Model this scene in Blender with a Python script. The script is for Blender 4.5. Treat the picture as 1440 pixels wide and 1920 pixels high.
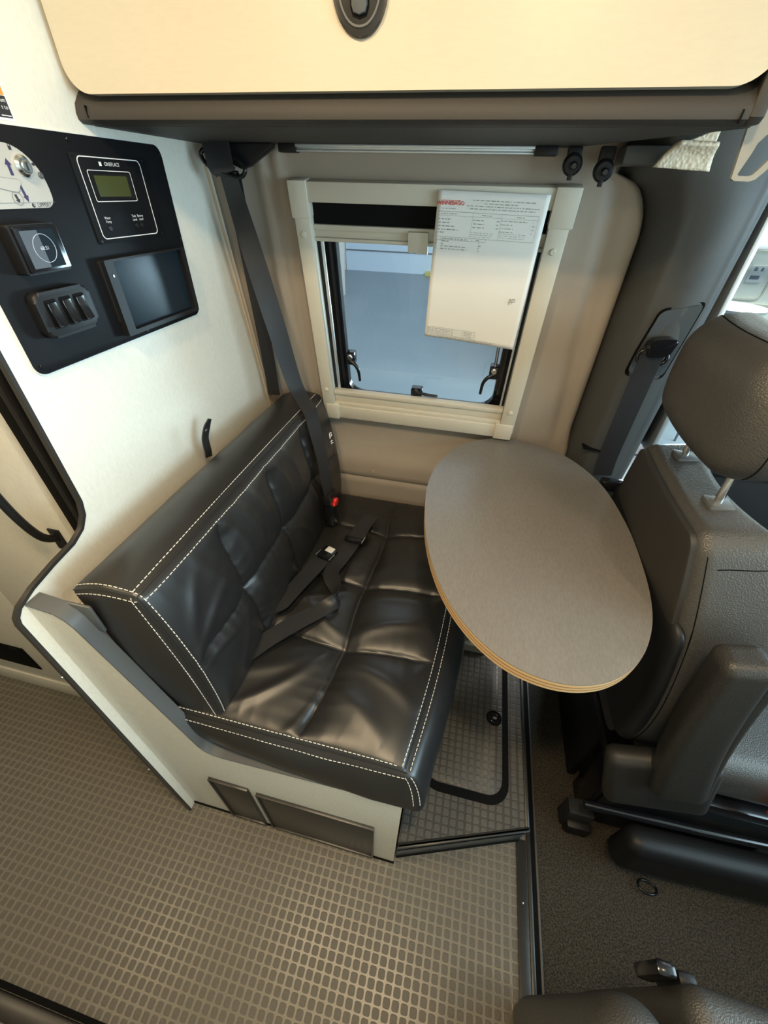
import bpy, bmesh, math, random
from mathutils import Vector, Matrix, noise, geometry
from math import sin, cos, pi, radians, sqrt, exp

S = bpy.context.scene
COL = S.collection
for o in list(bpy.data.objects):
    bpy.data.objects.remove(o)
random.seed(7)

# ------------------------------------------------------------------ camera
cam_d = bpy.data.cameras.new('camera')
cam = bpy.data.objects.new('camera', cam_d)
COL.objects.link(cam)
FPX = 747.5
cam_d.sensor_fit = 'VERTICAL'
cam_d.sensor_height = 24.0
cam_d.lens = FPX / 1920 * 24.0
cam_d.clip_start = 0.02
pt, yw, rl = radians(39.02), radians(-12.0), radians(1.622)
d = Vector((sin(yw) * cos(pt), cos(yw) * cos(pt), -sin(pt)))
rt = d.cross(Vector((0, 0, 1))).normalized()
up = rt.cross(d)
r2 = rt * cos(rl) + up * sin(rl)
u2 = -rt * sin(rl) + up * cos(rl)
cam.matrix_world = Matrix(((r2.x, u2.x, -d.x, 0), (r2.y, u2.y, -d.y, 0), (r2.z, u2.z, -d.z, 1.5), (0, 0, 0, 1)))
S.camera = cam

# ------------------------------------------------------------------ light
S.view_settings.view_transform = 'Standard'
S.view_settings.look = 'None'
S.view_settings.gamma = 1
S.view_settings.use_curve_mapping = False
S.view_settings.exposure = 0.0
W = bpy.data.worlds.new('world')
S.world = W
W.use_nodes = True
W.node_tree.nodes['Background'].inputs[0].default_value = (0.62, 0.74, 0.86, 1)
W.node_tree.nodes['Background'].inputs[1].default_value = 0.35


def area(name, loc, tgt, sx, sy, power, col, spread=None):
    l = bpy.data.lights.new(name, 'AREA')
    l.shape = 'RECTANGLE'
    l.size, l.size_y, l.energy, l.color = sx, sy, power, col
    if spread:
        l.spread = radians(spread)
    o = bpy.data.objects.new(name, l)
    COL.objects.link(o)
    o.location = loc
    o.rotation_euler = (Vector(tgt) - Vector(loc)).to_track_quat('-Z', 'Y').to_euler()
    return o


WARM = (1.0, 0.76, 0.47)
COOL = (0.62, 0.87, 1.0)
area('windshield_daylight', (1.95, 0.15, 1.45), (0.2, 0.2, 0.9), 1.5, 0.8, 52, COOL)
area('daylight_beside_van', (1.30, 3.2, 0.84), (-0.6, 0.7, 1.1), 0.75, 0.45, 95, (0.74, 0.92, 1.0))
area('showroom_light_over_floor', (-3.0, 9.0, 7.0), (-3.0, 9.0, 0), 8, 8, 420, (0.92, 0.96, 1.0))
area('showroom_light_over_camper', (3.5, 4.0, 5.0), (2.6, 5.2, 0.8), 3, 3, 1500, (1.0, 0.97, 0.90))


# ------------------------------------------------------------------ materials
def mat(name, col, rough=0.5, metal=0.0, spec=0.5, bump=None, vary=None, emit=None, coat=0.0, sheen=0.0):
    m = bpy.data.materials.new(name)
    m.use_nodes = True
    nt = m.node_tree
    b = nt.nodes['Principled BSDF']
    b.inputs['Base Color'].default_value = (*col, 1)
    b.inputs['Roughness'].default_value = rough
    b.inputs['Metallic'].default_value = metal
    b.inputs['Specular IOR Level'].default_value = spec
    b.inputs['Coat Weight'].default_value = coat
    b.inputs['Sheen Weight'].default_value = sheen
    if emit:
        b.inputs['Emission Color'].default_value = (*emit[0], 1)
        b.inputs['Emission Strength'].default_value = emit[1]
    tc = nt.nodes.new('ShaderNodeTexCoord')
    if bump:                       # (scale, strength, distance[, kind, stretch])
        kind = bump[3] if len(bump) > 3 else 'noise'
        if kind == 'noise':
            n = nt.nodes.new('ShaderNodeTexNoise')
            n.inputs['Detail'].default_value = 4
        else:
            n = nt.nodes.new('ShaderNodeTexVoronoi')
        n.inputs['Scale'].default_value = bump[0]
        src = tc.outputs['Object']
        if len(bump) > 4:
            mp = nt.nodes.new('ShaderNodeMapping')
            mp.inputs['Scale'].default_value = bump[4]
            nt.links.new(src, mp.inputs[0])
            src = mp.outputs[0]
        nt.links.new(src, n.inputs['Vector'])
        bp = nt.nodes.new('ShaderNodeBump')
        bp.inputs['Strength'].default_value = bump[1]
        bp.inputs['Distance'].default_value = bump[2]
        nt.links.new(n.outputs[0], bp.inputs['Height'])
        nt.links.new(bp.outputs[0], b.inputs['Normal'])
    if vary:                       # (scale, col2[, stretch])
        n = nt.nodes.new('ShaderNodeTexNoise')
        n.inputs['Scale'].default_value = vary[0]
        n.inputs['Detail'].default_value = 5
        src = tc.outputs['Object']
        if len(vary) > 2:
            mp = nt.nodes.new('ShaderNodeMapping')
            mp.inputs['Scale'].default_value = vary[2]
            nt.links.new(src, mp.inputs[0])
            src = mp.outputs[0]
        nt.links.new(src, n.inputs['Vector'])
        rp = nt.nodes.new('ShaderNodeValToRGB')
        rp.color_ramp.elements[0].position = 0.35
        rp.color_ramp.elements[0].color = (*col, 1)
        rp.color_ramp.elements[1].position = 0.65
        rp.color_ramp.elements[1].color = (*vary[1], 1)
        nt.links.new(n.outputs[0], rp.inputs[0])
        nt.links.new(rp.outputs[0], b.inputs['Base Color'])
    return m


def math_node(nt, op, a, b=None, c=None):
    n = nt.nodes.new('ShaderNodeMath')
    n.operation = op
    for i, v in enumerate((a, b, c)):
        if v is None:
            continue
        if isinstance(v, (int, float)):
            n.inputs[i].default_value = v
        else:
            nt.links.new(v, n.inputs[i])
    return n.outputs[0]


def pad_floor(name, pad, gap, px=0.0215, py=0.0208, ox=-0.0487, oy=0.0927, hx=0.0079, hy=0.0081, rr=0.004, rough=(0.5, 0.38), strength=0.6):
    """rubber flooring moulded with a grid of small rounded pads"""
    m = mat(name, gap, 0.45)
    nt = m.node_tree
    b = nt.nodes['Principled BSDF']
    tc = nt.nodes.new('ShaderNodeTexCoord')
    sp = nt.nodes.new('ShaderNodeSeparateXYZ')
    nt.links.new(tc.outputs['Object'], sp.inputs[0])

    def cell(o, off, p, h):
        t = math_node(nt, 'DIVIDE', math_node(nt, 'SUBTRACT', o, off - p / 2), p)
        t = math_node(nt, 'SUBTRACT', math_node(nt, 'FRACT', t), 0.5)
        t = math_node(nt, 'ABSOLUTE', math_node(nt, 'MULTIPLY', t, p))
        return math_node(nt, 'MAXIMUM', math_node(nt, 'SUBTRACT', t, h - rr), 0.0)
    cx = cell(sp.outputs[0], ox, px, hx)
    cy = cell(sp.outputs[1], oy, py, hy)
    dist = math_node(nt, 'SQRT', math_node(nt, 'ADD', math_node(nt, 'MULTIPLY', cx, cx), math_node(nt, 'MULTIPLY', cy, cy)))
    mr = nt.nodes.new('ShaderNodeMapRange')
    mr.interpolation_type = 'SMOOTHSTEP'
    mr.inputs['From Min'].default_value = rr + 0.0010
    mr.inputs['From Max'].default_value = rr - 0.0010
    nt.links.new(dist, mr.inputs['Value'])
    nz = nt.nodes.new('ShaderNodeTexNoise')
    nz.inputs['Scale'].default_value = 700
    nt.links.new(tc.outputs['Object'], nz.inputs['Vector'])
    mx = nt.nodes.new('ShaderNodeMix')
    mx.data_type = 'RGBA'
    nt.links.new(mr.outputs[0], mx.inputs[0])
    mx.inputs[6].default_value = (*gap, 1)
    mx.inputs[7].default_value = (*pad, 1)
    big = nt.nodes.new('ShaderNodeTexNoise')
    big.inputs['Scale'].default_value = 300
    nt.links.new(tc.outputs['Object'], big.inputs['Vector'])
    mul = nt.nodes.new('ShaderNodeMix')
    mul.data_type = 'RGBA'
    mul.blend_type = 'MULTIPLY'
    mul.inputs[0].default_value = 0.35
    nt.links.new(mx.outputs[2], mul.inputs[6])
    nt.links.new(big.outputs[0], mul.inputs[7])
    nt.links.new(mul.outputs[2], b.inputs['Base Color'])
    rg = math_node(nt, 'MULTIPLY_ADD', mr.outputs[0], rough[0] - rough[1], rough[1])
    nt.links.new(rg, b.inputs['Roughness'])
    h = math_node(nt, 'MULTIPLY_ADD', nz.outputs[0], 0.10, mr.outputs[0])
    bp = nt.nodes.new('ShaderNodeBump')
    bp.inputs['Strength'].default_value = strength
    bp.inputs['Distance'].default_value = 0.0008
    nt.links.new(h, bp.inputs['Height'])
    nt.links.new(bp.outputs[0], b.inputs['Normal'])
    return m


M = {}
M['cream'] = mat('cream_panel', (0.72, 0.69, 0.60), 0.42, bump=(420, 0.12, 0.0006, 'noise', (1, 1, 0.25)), vary=(260, (0.66, 0.63, 0.545), (1, 1, 0.2)))
M['cream_wall'] = mat('cream_linen_wall', (0.76, 0.735, 0.65), 0.45, bump=(500, 0.10, 0.0005), vary=(320, (0.71, 0.685, 0.60), (1, 1, 0.35)))
M['door_cream'] = mat('cabinet_door_cream', (0.60, 0.535, 0.415), 0.38, vary=(160, (0.585, 0.52, 0.40), (0.35, 1, 1.5)))
M['tan'] = mat('tan_ledge', (0.62, 0.46, 0.30), 0.5)
M['black'] = mat('black_plastic', (0.010, 0.010, 0.011), 0.45, spec=0.28, bump=(900, 0.10, 0.0003))
M['black_gloss'] = mat('black_gloss', (0.008, 0.008, 0.010), 0.18)
M['black_matte'] = mat('black_matte', (0.010, 0.010, 0.010), 0.75)
M['plate'] = mat('control_plate', (0.007, 0.0075, 0.009), 0.5, spec=0.14, bump=(1200, 0.1, 0.0002))
M['trim_dark'] = mat('dark_edge_trim', (0.026, 0.024, 0.022), 0.33)
M['trim_grey'] = mat('grey_edge_trim', (0.085, 0.09, 0.092), 0.38)
M['fascia'] = mat('textured_fascia', (0.036, 0.031, 0.026), 0.62, bump=(700, 0.35, 0.0006))
M['fascia_light'] = mat('textured_fascia_end', (0.30, 0.27, 0.22), 0.6, bump=(700, 0.35, 0.0006))
M['liner'] = mat('wall_liner', (0.34, 0.288, 0.235), 0.55, bump=(600, 0.10, 0.0004))
M['frame'] = mat('window_frame_cream', (0.58, 0.54, 0.45), 0.42)
M['leather'] = mat('black_leather', (0.0165, 0.016, 0.016), 0.36, spec=0.62, bump=(900, 0.12, 0.0004, 'voronoi'))
M['thread'] = mat('white_thread', (0.75, 0.72, 0.66), 0.7)
M['thread_tan'] = mat('dull_thread', (0.20, 0.19, 0.17), 0.7)
M['seat_leather'] = mat('grey_grained_leather', (0.052, 0.050, 0.047), 0.38, spec=0.5, bump=(420, 0.55, 0.0011, 'voronoi'))
M['seat_dark'] = mat('shaded_grained_leather', (0.024, 0.023, 0.021), 0.42, bump=(420, 0.45, 0.0010, 'voronoi'))  # darker copy of the seat leather, armrest shade put into its colour
M['strip_dark'] = mat('dark_brown_rail', (0.07, 0.062, 0.050), 0.5)
M['blind'] = mat('blackout_fabric', (0.003, 0.003, 0.003), 0.8, spec=0.15)
M['seat_back'] = mat('dark_seat_back', (0.024, 0.022, 0.020), 0.5, bump=(700, 0.2, 0.0005))
M['web'] = mat('seat_belt_webbing', (0.020, 0.020, 0.022), 0.42, bump=(160, 0.35, 0.0006, 'noise', (1, 6, 0.6)))
M['red'] = mat('red_button', (0.80, 0.03, 0.02), 0.4)
M['chrome'] = mat('chrome', (0.80, 0.80, 0.80), 0.18, metal=1)
M['steel'] = mat('brushed_steel', (0.55, 0.55, 0.53), 0.32, metal=1)
M['alu'] = mat('aluminium', (0.62, 0.66, 0.68), 0.35, metal=0.6)
M['white_plastic'] = mat('white_plastic', (0.72, 0.72, 0.70), 0.4)
M['silver_label'] = mat('silver_label', (0.42, 0.41, 0.38), 0.5)
M['ink'] = mat('ink_black', (0.02, 0.02, 0.025), 0.6)
M['ink_navy'] = mat('ink_navy', (0.03, 0.025, 0.09), 0.6)
M['ink_grey'] = mat('ink_grey', (0.22, 0.22, 0.22), 0.8)
M['ink_red'] = mat('ink_red', (0.62, 0.05, 0.04), 0.7)
M['ink_white'] = mat('ink_white', (0.80, 0.80, 0.80), 0.5)
M['ink_orange'] = mat('ink_orange', (0.85, 0.30, 0.05), 0.5)
M['lcd'] = mat('lcd_green', (0.055, 0.065, 0.018), 0.35)
M['screen'] = mat('dark_screen', (0.010, 0.018, 0.026), 0.16, spec=0.12)
M['screen_glare'] = mat('screen_reflection', (0.05, 0.06, 0.07), 0.2, emit=((0.12, 0.16, 0.22), 0.35))  # reflection on the controller screen, painted as a faint glow
M['screen_ring'] = mat('screen_ring', (0.4, 0.45, 0.5), 0.4, emit=((0.35, 0.45, 0.65), 0.5))
M['paper'] = mat('paper', (0.80, 0.79, 0.76), 0.85)
M['table'] = mat('grey_laminate', (0.155, 0.143, 0.131), 0.34, bump=(900, 0.15, 0.0003), vary=(420, (0.185, 0.170, 0.154), (1, 0.25, 1)))
M['ply'] = mat('plywood_edge', (0.60, 0.40, 0.20), 0.5)
M['ply_dark'] = mat('plywood_glue_line', (0.28, 0.16, 0.07), 0.6)
M['pillar'] = mat('charcoal_pillar_trim', (0.060, 0.060, 0.057), 0.5, bump=(800, 0.25, 0.0005))
M['pillar_dark'] = mat('adjuster_cover_dark', (0.055, 0.062, 0.066), 0.5, bump=(800, 0.2, 0.0004))
M['carpet'] = mat('cab_carpet', (0.016, 0.014, 0.012), 0.95, bump=(700, 1.0, 0.004), vary=(260, (0.105, 0.086, 0.062)))
M['rubber'] = mat('black_rubber', (0.0025, 0.0025, 0.0025), 0.7, spec=0.12)
M['beige_leather'] = mat('beige_crinkled_trim', (0.66, 0.56, 0.42), 0.5, bump=(170, 0.7, 0.002, 'voronoi'))
M['bracket'] = mat('grey_bracket', (0.30, 0.285, 0.25), 0.45)
M['floor'] = pad_floor('rubber_pad_floor', (0.130, 0.114, 0.090), (0.205, 0.178, 0.138), rough=(0.55, 0.30))  # grooves lighter than pads: their sheen is put into the colour
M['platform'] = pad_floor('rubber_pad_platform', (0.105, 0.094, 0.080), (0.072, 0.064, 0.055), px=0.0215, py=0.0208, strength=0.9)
M['showroom'] = mat('showroom_concrete', (0.17, 0.21, 0.24), 0.32, vary=(0.8, (0.15, 0.19, 0.22)))
M['garage'] = mat('garage_door_pale', (0.60, 0.72, 0.84), 0.5)
M['wall_out'] = mat('showroom_wall', (0.62, 0.64, 0.62), 0.6)
M['camper'] = mat('camper_cream', (0.80, 0.80, 0.70), 0.35)
M['camper_line'] = mat('camper_line_beige', (0.52, 0.50, 0.40), 0.5)  # darker beige for the camper's outlines, moulding and skirt
M['leaf'] = mat('agave_leaf', (0.10, 0.28, 0.12), 0.5)
M['pot'] = mat('white_pot', (0.7, 0.7, 0.7), 0.5)
M['grey_out'] = mat('grey_outdoor_metal', (0.16, 0.17, 0.20), 0.4)
M['yellow'] = mat('yellow_marking', (0.55, 0.5, 0.15), 0.6)

g = bpy.data.materials.new('window_glass')
g.use_nodes = True
gt = g.node_tree
gt.nodes.clear()
go = gt.nodes.new('ShaderNodeOutputMaterial')
gm = gt.nodes.new('ShaderNodeMixShader')
ga = gt.nodes.new('ShaderNodeBsdfTransparent')
ga.inputs[0].default_value = (0.80, 0.88, 0.92, 1)
gb = gt.nodes.new('ShaderNodeBsdfGlossy')
gb.inputs['Roughness'].default_value = 0.03
gf = gt.nodes.new('ShaderNodeFresnel')
gf.inputs[0].default_value = 1.45
gt.links.new(gf.outputs[0], gm.inputs[0])
gt.links.new(ga.outputs[0], gm.inputs[1])
gt.links.new(gb.outputs[0], gm.inputs[2])
gt.links.new(gm.outputs[0], go.inputs[0])
M['glass'] = g


# ------------------------------------------------------------------ helpers
def link(name, me, m, parent=None, smooth=False):
    o = bpy.data.objects.new(name, me)
    COL.objects.link(o)
    if m is not None and not me.materials:
        me.materials.append(M[m] if isinstance(m, str) else m)
    if parent is not None:
        o.parent = parent
    if smooth:
        me.polygons.foreach_set('use_smooth', [True] * len(me.polygons))
    return o


def raw(name, vs, fs, m, parent=None, smooth=False):
    me = bpy.data.meshes.new(name)
    me.from_pydata([tuple(v) for v in vs], [], fs)
    me.update()
    return link(name, me, m, parent, smooth)


def from_bm(name, bm, m, parent=None, smooth=False, angle=None):
    bmesh.ops.recalc_face_normals(bm, faces=bm.faces)
    me = bpy.data.meshes.new(name)
    bm.to_mesh(me)
    bm.free()
    o = link(name, me, m, parent, smooth)
    if angle:
        me.polygons.foreach_set('use_smooth', [True] * len(me.polygons))
        me.set_sharp_from_angle(angle=radians(angle))
    return o


def bm_box(bm, x0, x1, y0, y1, z0, z1, mtx=None):
    vs = [Vector((x, y, z)) for x in (x0, x1) for y in (y0, y1) for z in (z0, z1)]
    if mtx is not None:
        vs = [mtx @ v for v in vs]
    b = [bm.verts.new(v) for v in vs]
    for f in ((0, 1, 3, 2), (4, 6, 7, 5), (0, 4, 5, 1), (2, 3, 7, 6), (0, 2, 6, 4), (1, 5, 7, 3)):
        bm.faces.new([b[i] for i in f])
    return b


def box(name, x0, x1, y0, y1, z0, z1, m, parent=None, bevel=0.0, seg=2, mtx=None):
    bm = bmesh.new()
    bm_box(bm, x0, x1, y0, y1, z0, z1, mtx)
    if bevel:
        bmesh.ops.bevel(bm, geom=list(bm.edges), offset=bevel, segments=seg, profile=0.5, affect='EDGES')
    return from_bm(name, bm, m, parent, angle=40 if bevel else None)


def boxes(name, lst, m, parent=None, bevel=0.0):
    bm = bmesh.new()
    for b in lst:
        bm_box(bm, *b)
    if bevel:
        bmesh.ops.bevel(bm, geom=list(bm.edges), offset=bevel, segments=2, profile=0.5, affect='EDGES')
    return from_bm(name, bm, m, parent, angle=40 if bevel else None)


def prism(name, poly, axis, a0, a1, m, parent=None, bevel=0.0, seg=2):
    """poly of 2D points, extruded along axis: 'x' -> (y,z), 'y' -> (x,z), 'z' -> (x,y)"""
    def P(p, a):
        return {'x': (a, p[0], p[1]), 'y': (p[0], a, p[1]), 'z': (p[0], p[1], a)}[axis]
    bm = bmesh.new()
    A = [bm.verts.new(P(p, a0)) for p in poly]
    B = [bm.verts.new(P(p, a1)) for p in poly]
    fa = bm.faces.new(A)
    fb = bm.faces.new(B[::-1])
    n = len(poly)
    for i in range(n):
        bm.faces.new((A[i], A[(i + 1) % n], B[(i + 1) % n], B[i]))
    if bevel:
        ed = list(fa.edges) + list(fb.edges)
        bmesh.ops.bevel(bm, geom=ed, offset=bevel, segments=seg, profile=0.5, affect='EDGES')
    return from_bm(name, bm, m, parent, angle=35)


def rrect(x0, x1, y0, y1, r, n=6):
    if not hasattr(r, '__len__'):
        r = (r, r, r, r)          # corners: (x1,y1) (x0,y1) (x0,y0) (x1,y0)
    out = []
    for k, (cx, cy, s) in enumerate(((x1, y1, 0), (x0, y1, 1), (x0, y0, 2), (x1, y0, 3))):
        q = r[k]
        ox = cx - q if k in (0, 3) else cx + q
        oy = cy - q if k in (0, 1) else cy + q
        if q == 0:
            out.append((cx, cy))
            continue
        for i in range(n + 1):
            a = pi / 2 * (k + i / n)
            out.append((ox + q * cos(a), oy + q * sin(a)))
    return out


def ring_prism(name, outer, inner, axis, a0, a1, m, parent=None):
    """frame between two closed outlines with the same point count"""
    def P(p, a):
        return {'x': (a, p[0], p[1]), 'y': (p[0], a, p[1]), 'z': (p[0], p[1], a)}[axis]
    n = len(outer)
    vs = [P(p, a0) for p in outer] + [P(p, a0) for p in inner] + [P(p, a1) for p in outer] + [P(p, a1) for p in inner]
    fs = []
    for i in range(n):
        j = (i + 1) % n
        fs += [(i, j, n + j, n + i), (2 * n + i, 3 * n + i, 3 * n + j, 2 * n + j), (i, 2 * n + i, 2 * n + j, j), (n + i, n + j, 3 * n + j, 3 * n + i)]
    bm = bmesh.new()
    b = [bm.verts.new(v) for v in vs]
    for f in fs:
        bm.faces.new([b[i] for i in f])
    return from_bm(name, bm, m, parent, angle=35)


def catmull(pts, k=8):
    pts = [Vector(p) for p in pts]
    if len(pts) < 3 or k <= 1:
        return pts
    out = []
    n = len(pts)
    for i in range(n - 1):
        p0, p1, p2, p3 = pts[max(i - 1, 0)], pts[i], pts[i + 1], pts[min(i + 2, n - 1)]
        for j in range(k):
            t = j / k
            out.append(0.5 * ((2 * p1) + (p2 - p0) * t + (2 * p0 - 5 * p1 + 4 * p2 - p3) * t * t + (3 * p1 - p0 - 3 * p2 + p3) * t ** 3))
    out.append(pts[-1])
    return out


def tube(name, pts, r, m, parent=None, k=8, seg=10, closed=False):
    P = catmull(pts, k)
    if closed:
        q = [Vector(p) for p in pts]
        q = q[-1:] + q + q[:2]
        P = catmull(q, k)[k:-k - 1] if k > 1 else [Vector(p) for p in pts]
    n = len(P)
    bm = bmesh.new()
    rings = []
    ref = None
    for i, p in enumerate(P):
        a = P[(i - 1) % n] if (closed or i > 0) else P[i]
        b = P[(i + 1) % n] if (closed or i < n - 1) else P[i]
        t = (b - a).normalized()
        if ref is None:
            ref = t.orthogonal().normalized()
        ref = (ref - t * ref.dot(t)).normalized()
        w = t.cross(ref)
        rr = r[i] if hasattr(r, '__len__') and len(r) == n else (r if not hasattr(r, '__len__') else r[0] + (r[1] - r[0]) * i / (n - 1))
        rings.append([bm.verts.new(p + (ref * cos(2 * pi * j / seg) + w * sin(2 * pi * j / seg)) * rr) for j in range(seg)])
    for i in range(n if closed else n - 1):
        A, B = rings[i], rings[(i + 1) % n]
        for j in range(seg):
            bm.faces.new((A[j], A[(j + 1) % seg], B[(j + 1) % seg], B[j]))
    if not closed:
        bm.faces.new(rings[0][::-1])
        bm.faces.new(rings[-1])
    return from_bm(name, bm, m, parent, angle=50)


def ribbon(name, pts, wid, m, parent=None, k=10, th=0.0016, w0=0.047, curl=0.0):
    """pts centres, wid width directions at each point"""
    C = catmull(pts, k)
    Wd = catmull(wid, k)
    bm = bmesh.new()
    rows = []
    n = len(C)
    for i in range(n):
        t = (C[min(i + 1, n - 1)] - C[max(i - 1, 0)]).normalized()
        w = Wd[i] - t * Wd[i].dot(t)
        L = Wd[i].length
        w = w.normalized()
        nn = t.cross(w)
        hw = w0 / 2 * min(L, 1.0)
        row = []
        for s in (1, -1):
            for q in (-1, -0.5, 0, 0.5, 1):
                qq = q * s
                row.append(bm.verts.new(C[i] + w * hw * qq + nn * (s * th / 2 + curl * (qq * qq))))
        rows.append(row)
    for i in range(n - 1):
        A, B = rows[i], rows[i + 1]
        for j in range(10):
            bm.faces.new((A[j], A[(j + 1) % 10], B[(j + 1) % 10], B[j]))
    bm.faces.new(rows[0][::-1])
    bm.faces.new(rows[-1])
    return from_bm(name, bm, m, parent, angle=60)


def disc(name, c, axis, r, depth, m, parent=None, seg=28, bevel=0.0, r2=None, cap=None):
    """short cylinder centred on c along axis vector"""
    ax = Vector(axis).normalized()
    a = ax.orthogonal().normalized()
    b = ax.cross(a)
    c = Vector(c)
    prof = [(0, -depth / 2)] if False else []
    bm = bmesh.new()
    lv = [(-depth / 2, r), (depth / 2 - bevel, r)] + ([(depth / 2, (r2 if r2 is not None else r - bevel))] if bevel or r2 is not None else [])
    if not (bevel or r2 is not None):
        lv[-1] = (depth / 2, r)
    rings = [[bm.verts.new(c + ax * z + (a * cos(2 * pi * j / seg) + b * sin(2 * pi * j / seg)) * q) for j in range(seg)] for z, q in lv]
    for A, B in zip(rings, rings[1:]):
        for j in range(seg):
            bm.faces.new((A[j], A[(j + 1) % seg], B[(j + 1) % seg], B[j]))
    bm.faces.new(rings[0][::-1])
    bm.faces.new(rings[-1])
    return from_bm(name, bm, m, parent, angle=40)


def torus(name, c, axis, R, r, m, parent=None, squash=(1, 1), seg=40):
    ax = Vector(axis).normalized()
    a = Vector((0, 0, 1)) if abs(ax.z) < 0.9 else Vector((0, 1, 0))
    a = (a - ax * a.dot(ax)).normalized()
    b = ax.cross(a)
    pts = [Vector(c) + a * cos(2 * pi * i / seg) * R * squash[0] + b * sin(2 * pi * i / seg) * R * squash[1] for i in range(seg)]
    return tube(name, pts, r, m, parent, k=1, closed=True)


def text(name, s, size, mtx, m, parent=None, align='CENTER', ext=0.0):
    cu = bpy.data.curves.new(name + '_tmp', 'FONT')
    cu.body = s
    cu.size = size
    cu.align_x = align
    cu.align_y = 'CENTER'
    cu.extrude = ext
    t = bpy.data.objects.new(name + '_tmp', cu)
    COL.objects.link(t)
    bpy.context.view_layer.update()
    me = bpy.data.meshes.new_from_object(t.evaluated_get(bpy.context.evaluated_depsgraph_get()))
    bpy.data.objects.remove(t)
    me.name = name
    me.materials.clear()
    me.transform(mtx)
    return link(name, me, m, parent)


def empty(name, loc, label=None, cat=None, group=None, kind=None, rot=None):
    o = bpy.data.objects.new(name, None)
    o.empty_display_size = 0.05
    COL.objects.link(o)
    o.location = loc
    if rot:
        o.rotation_euler = rot
    return tag(o, label, cat, group, kind)


def tag(o, label=None, cat=None, group=None, kind=None):
    if label:
        o['label'] = label
    if cat:
        o['category'] = cat
    if group:
        o['group'] = group
    if kind:
        o['kind'] = kind
    return o


def root(name, label, cat, group=None, kind=None):
    """thing whose parts are given in world coordinates"""
    return empty(name, (0, 0, 0), label, cat, group, kind)


# ================================================================== SETTING
XP = -0.633                       # face of the partition
def yw_(z):                       # leaning side wall
    return 1.035 + 0.188 * (1.54 - z)

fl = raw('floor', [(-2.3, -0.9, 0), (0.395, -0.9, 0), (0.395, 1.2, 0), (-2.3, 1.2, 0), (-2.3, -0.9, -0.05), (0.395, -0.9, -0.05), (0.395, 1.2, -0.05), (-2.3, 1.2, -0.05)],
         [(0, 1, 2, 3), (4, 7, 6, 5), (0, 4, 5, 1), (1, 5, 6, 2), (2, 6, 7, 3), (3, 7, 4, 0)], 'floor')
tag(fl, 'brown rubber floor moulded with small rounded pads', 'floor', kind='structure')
cf = box('floor', 0.3951, 2.3, -0.9, 1.3, -0.06, -0.012, 'carpet')
tag(cf, 'dark cab carpet in front of the driver seat', 'floor', kind='structure')
ce = box('ceiling', -2.3, 2.3, -0.9, 1.2, 1.95, 2.0, 'cream')
tag(ce, kind='structure')
tag(box('wall_rear', -2.34, -2.3, -0.9, 1.2, 0, 1.95, 'cream'), kind='structure')
tag(box('wall_near', -2.3, 2.3, -0.94, -0.9, 0, 1.95, 'cream'), kind='structure')
# cab front: scuttle below the windscreen and header above; unseen dash block added to shade the cab floor
boxes_front = boxes('wall_front', [(1.50, 2.05, -0.9, 1.09, -0.05, 0.93), (2.05, 2.3, -0.9, 1.3, -0.05, 0.95), (2.1, 2.3, -0.9, 1.3, 1.85, 1.95)], 'black_matte')
tag(boxes_front, kind='structure')

# floor trims between living floor and cab
tr = root('trim_1', 'black edging strip where the pad floor ends', 'trim', kind='structure')
box('edge_strip', 0.346, 0.374, -0.9, 0.40, 0.0005, 0.004, 'trim_dark', tr, 0.001)
box('edge_lip', 0.376, 0.387, -0.9, 1.1, 0.0005, 0.006, 'trim_dark', tr, 0.002)
box('gap', 0.3875, 0.3995, -0.9, 1.1, -0.0115, 0.0008, 'rubber', tr)
box('carpet_edge_rail', 0.400, 0.406, -0.9, 1.1, -0.0118, 0.002, 'strip_dark', tr, 0.001)
for yy in (0.26, 0.02):
    disc('screw', (0.361, yy, 0.0045), (0, 0, 1), 0.0022, 0.001, 'steel', tr, 12)

# ---- partition on the left
def pp(*a):
    return a
prt = [(1.20, 1.95), (1.20, 0.0), (0.243, 0.0), (0.243, 0.952)]
arc1 = [(0.246, 0.963), (0.256, 0.974), (0.285, 0.986), (0.330, 0.996), (0.375, 1.003), (0.402, 1.016), (0.418, 1.036), (0.425, 1.062)]
prt += arc1 + [(0.440, 1.95)]
wl = prism('wall_left', prt, 'x', XP - 0.007, XP, 'cream_wall')
tag(wl, 'pale cream linen-look partition behind the bench', 'wall', kind='structure')
edge = [(0.243, 0.0), (0.243, 0.952)] + arc1 + [(0.440, 1.95)]
def offs(path, dist):
    out = []
    for i, p in enumerate(path):
        a = Vector(path[max(i - 1, 0)])
        b = Vector(path[min(i + 1, len(path) - 1)])
        t = (b - a).normalized()
        out.append((p[0] - t.y * dist, p[1] + t.x * dist))
    return out
e2 = offs(edge, 0.006)
n_ = len(edge)
bm = bmesh.new()
rows = [[bm.verts.new((x, p[0], p[1])) for p in pl] for x, pl in ((XP + 0.001, edge), (XP + 0.001, e2), (XP - 0.008, e2), (XP - 0.008, edge))]
for q in range(4):
    A, B = rows[q], rows[(q + 1) % 4]
    for i in range(n_ - 1):
        bm.faces.new((A[i], A[i + 1], B[i + 1], B[i]))
from_bm('edge_trim', bm, 'trim_dark', wl, angle=50)
prism('rear_edge_band', [(yw_(1.53) - 0.012, 1.53), (yw_(1.53) - 0.020, 1.53), (yw_(0.93) - 0.020, 0.93), (yw_(0.93) - 0.012, 0.93)], 'x', XP, XP + 0.002, 'tan', wl)
for yy, zz in ((0.2315, 0.80), (0.2315, 0.35)):
    disc('screw', (XP - 0.004, yy + 0.003, zz), (0, -1, 0), 0.0022, 0.002, 'steel', wl, 12)

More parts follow.
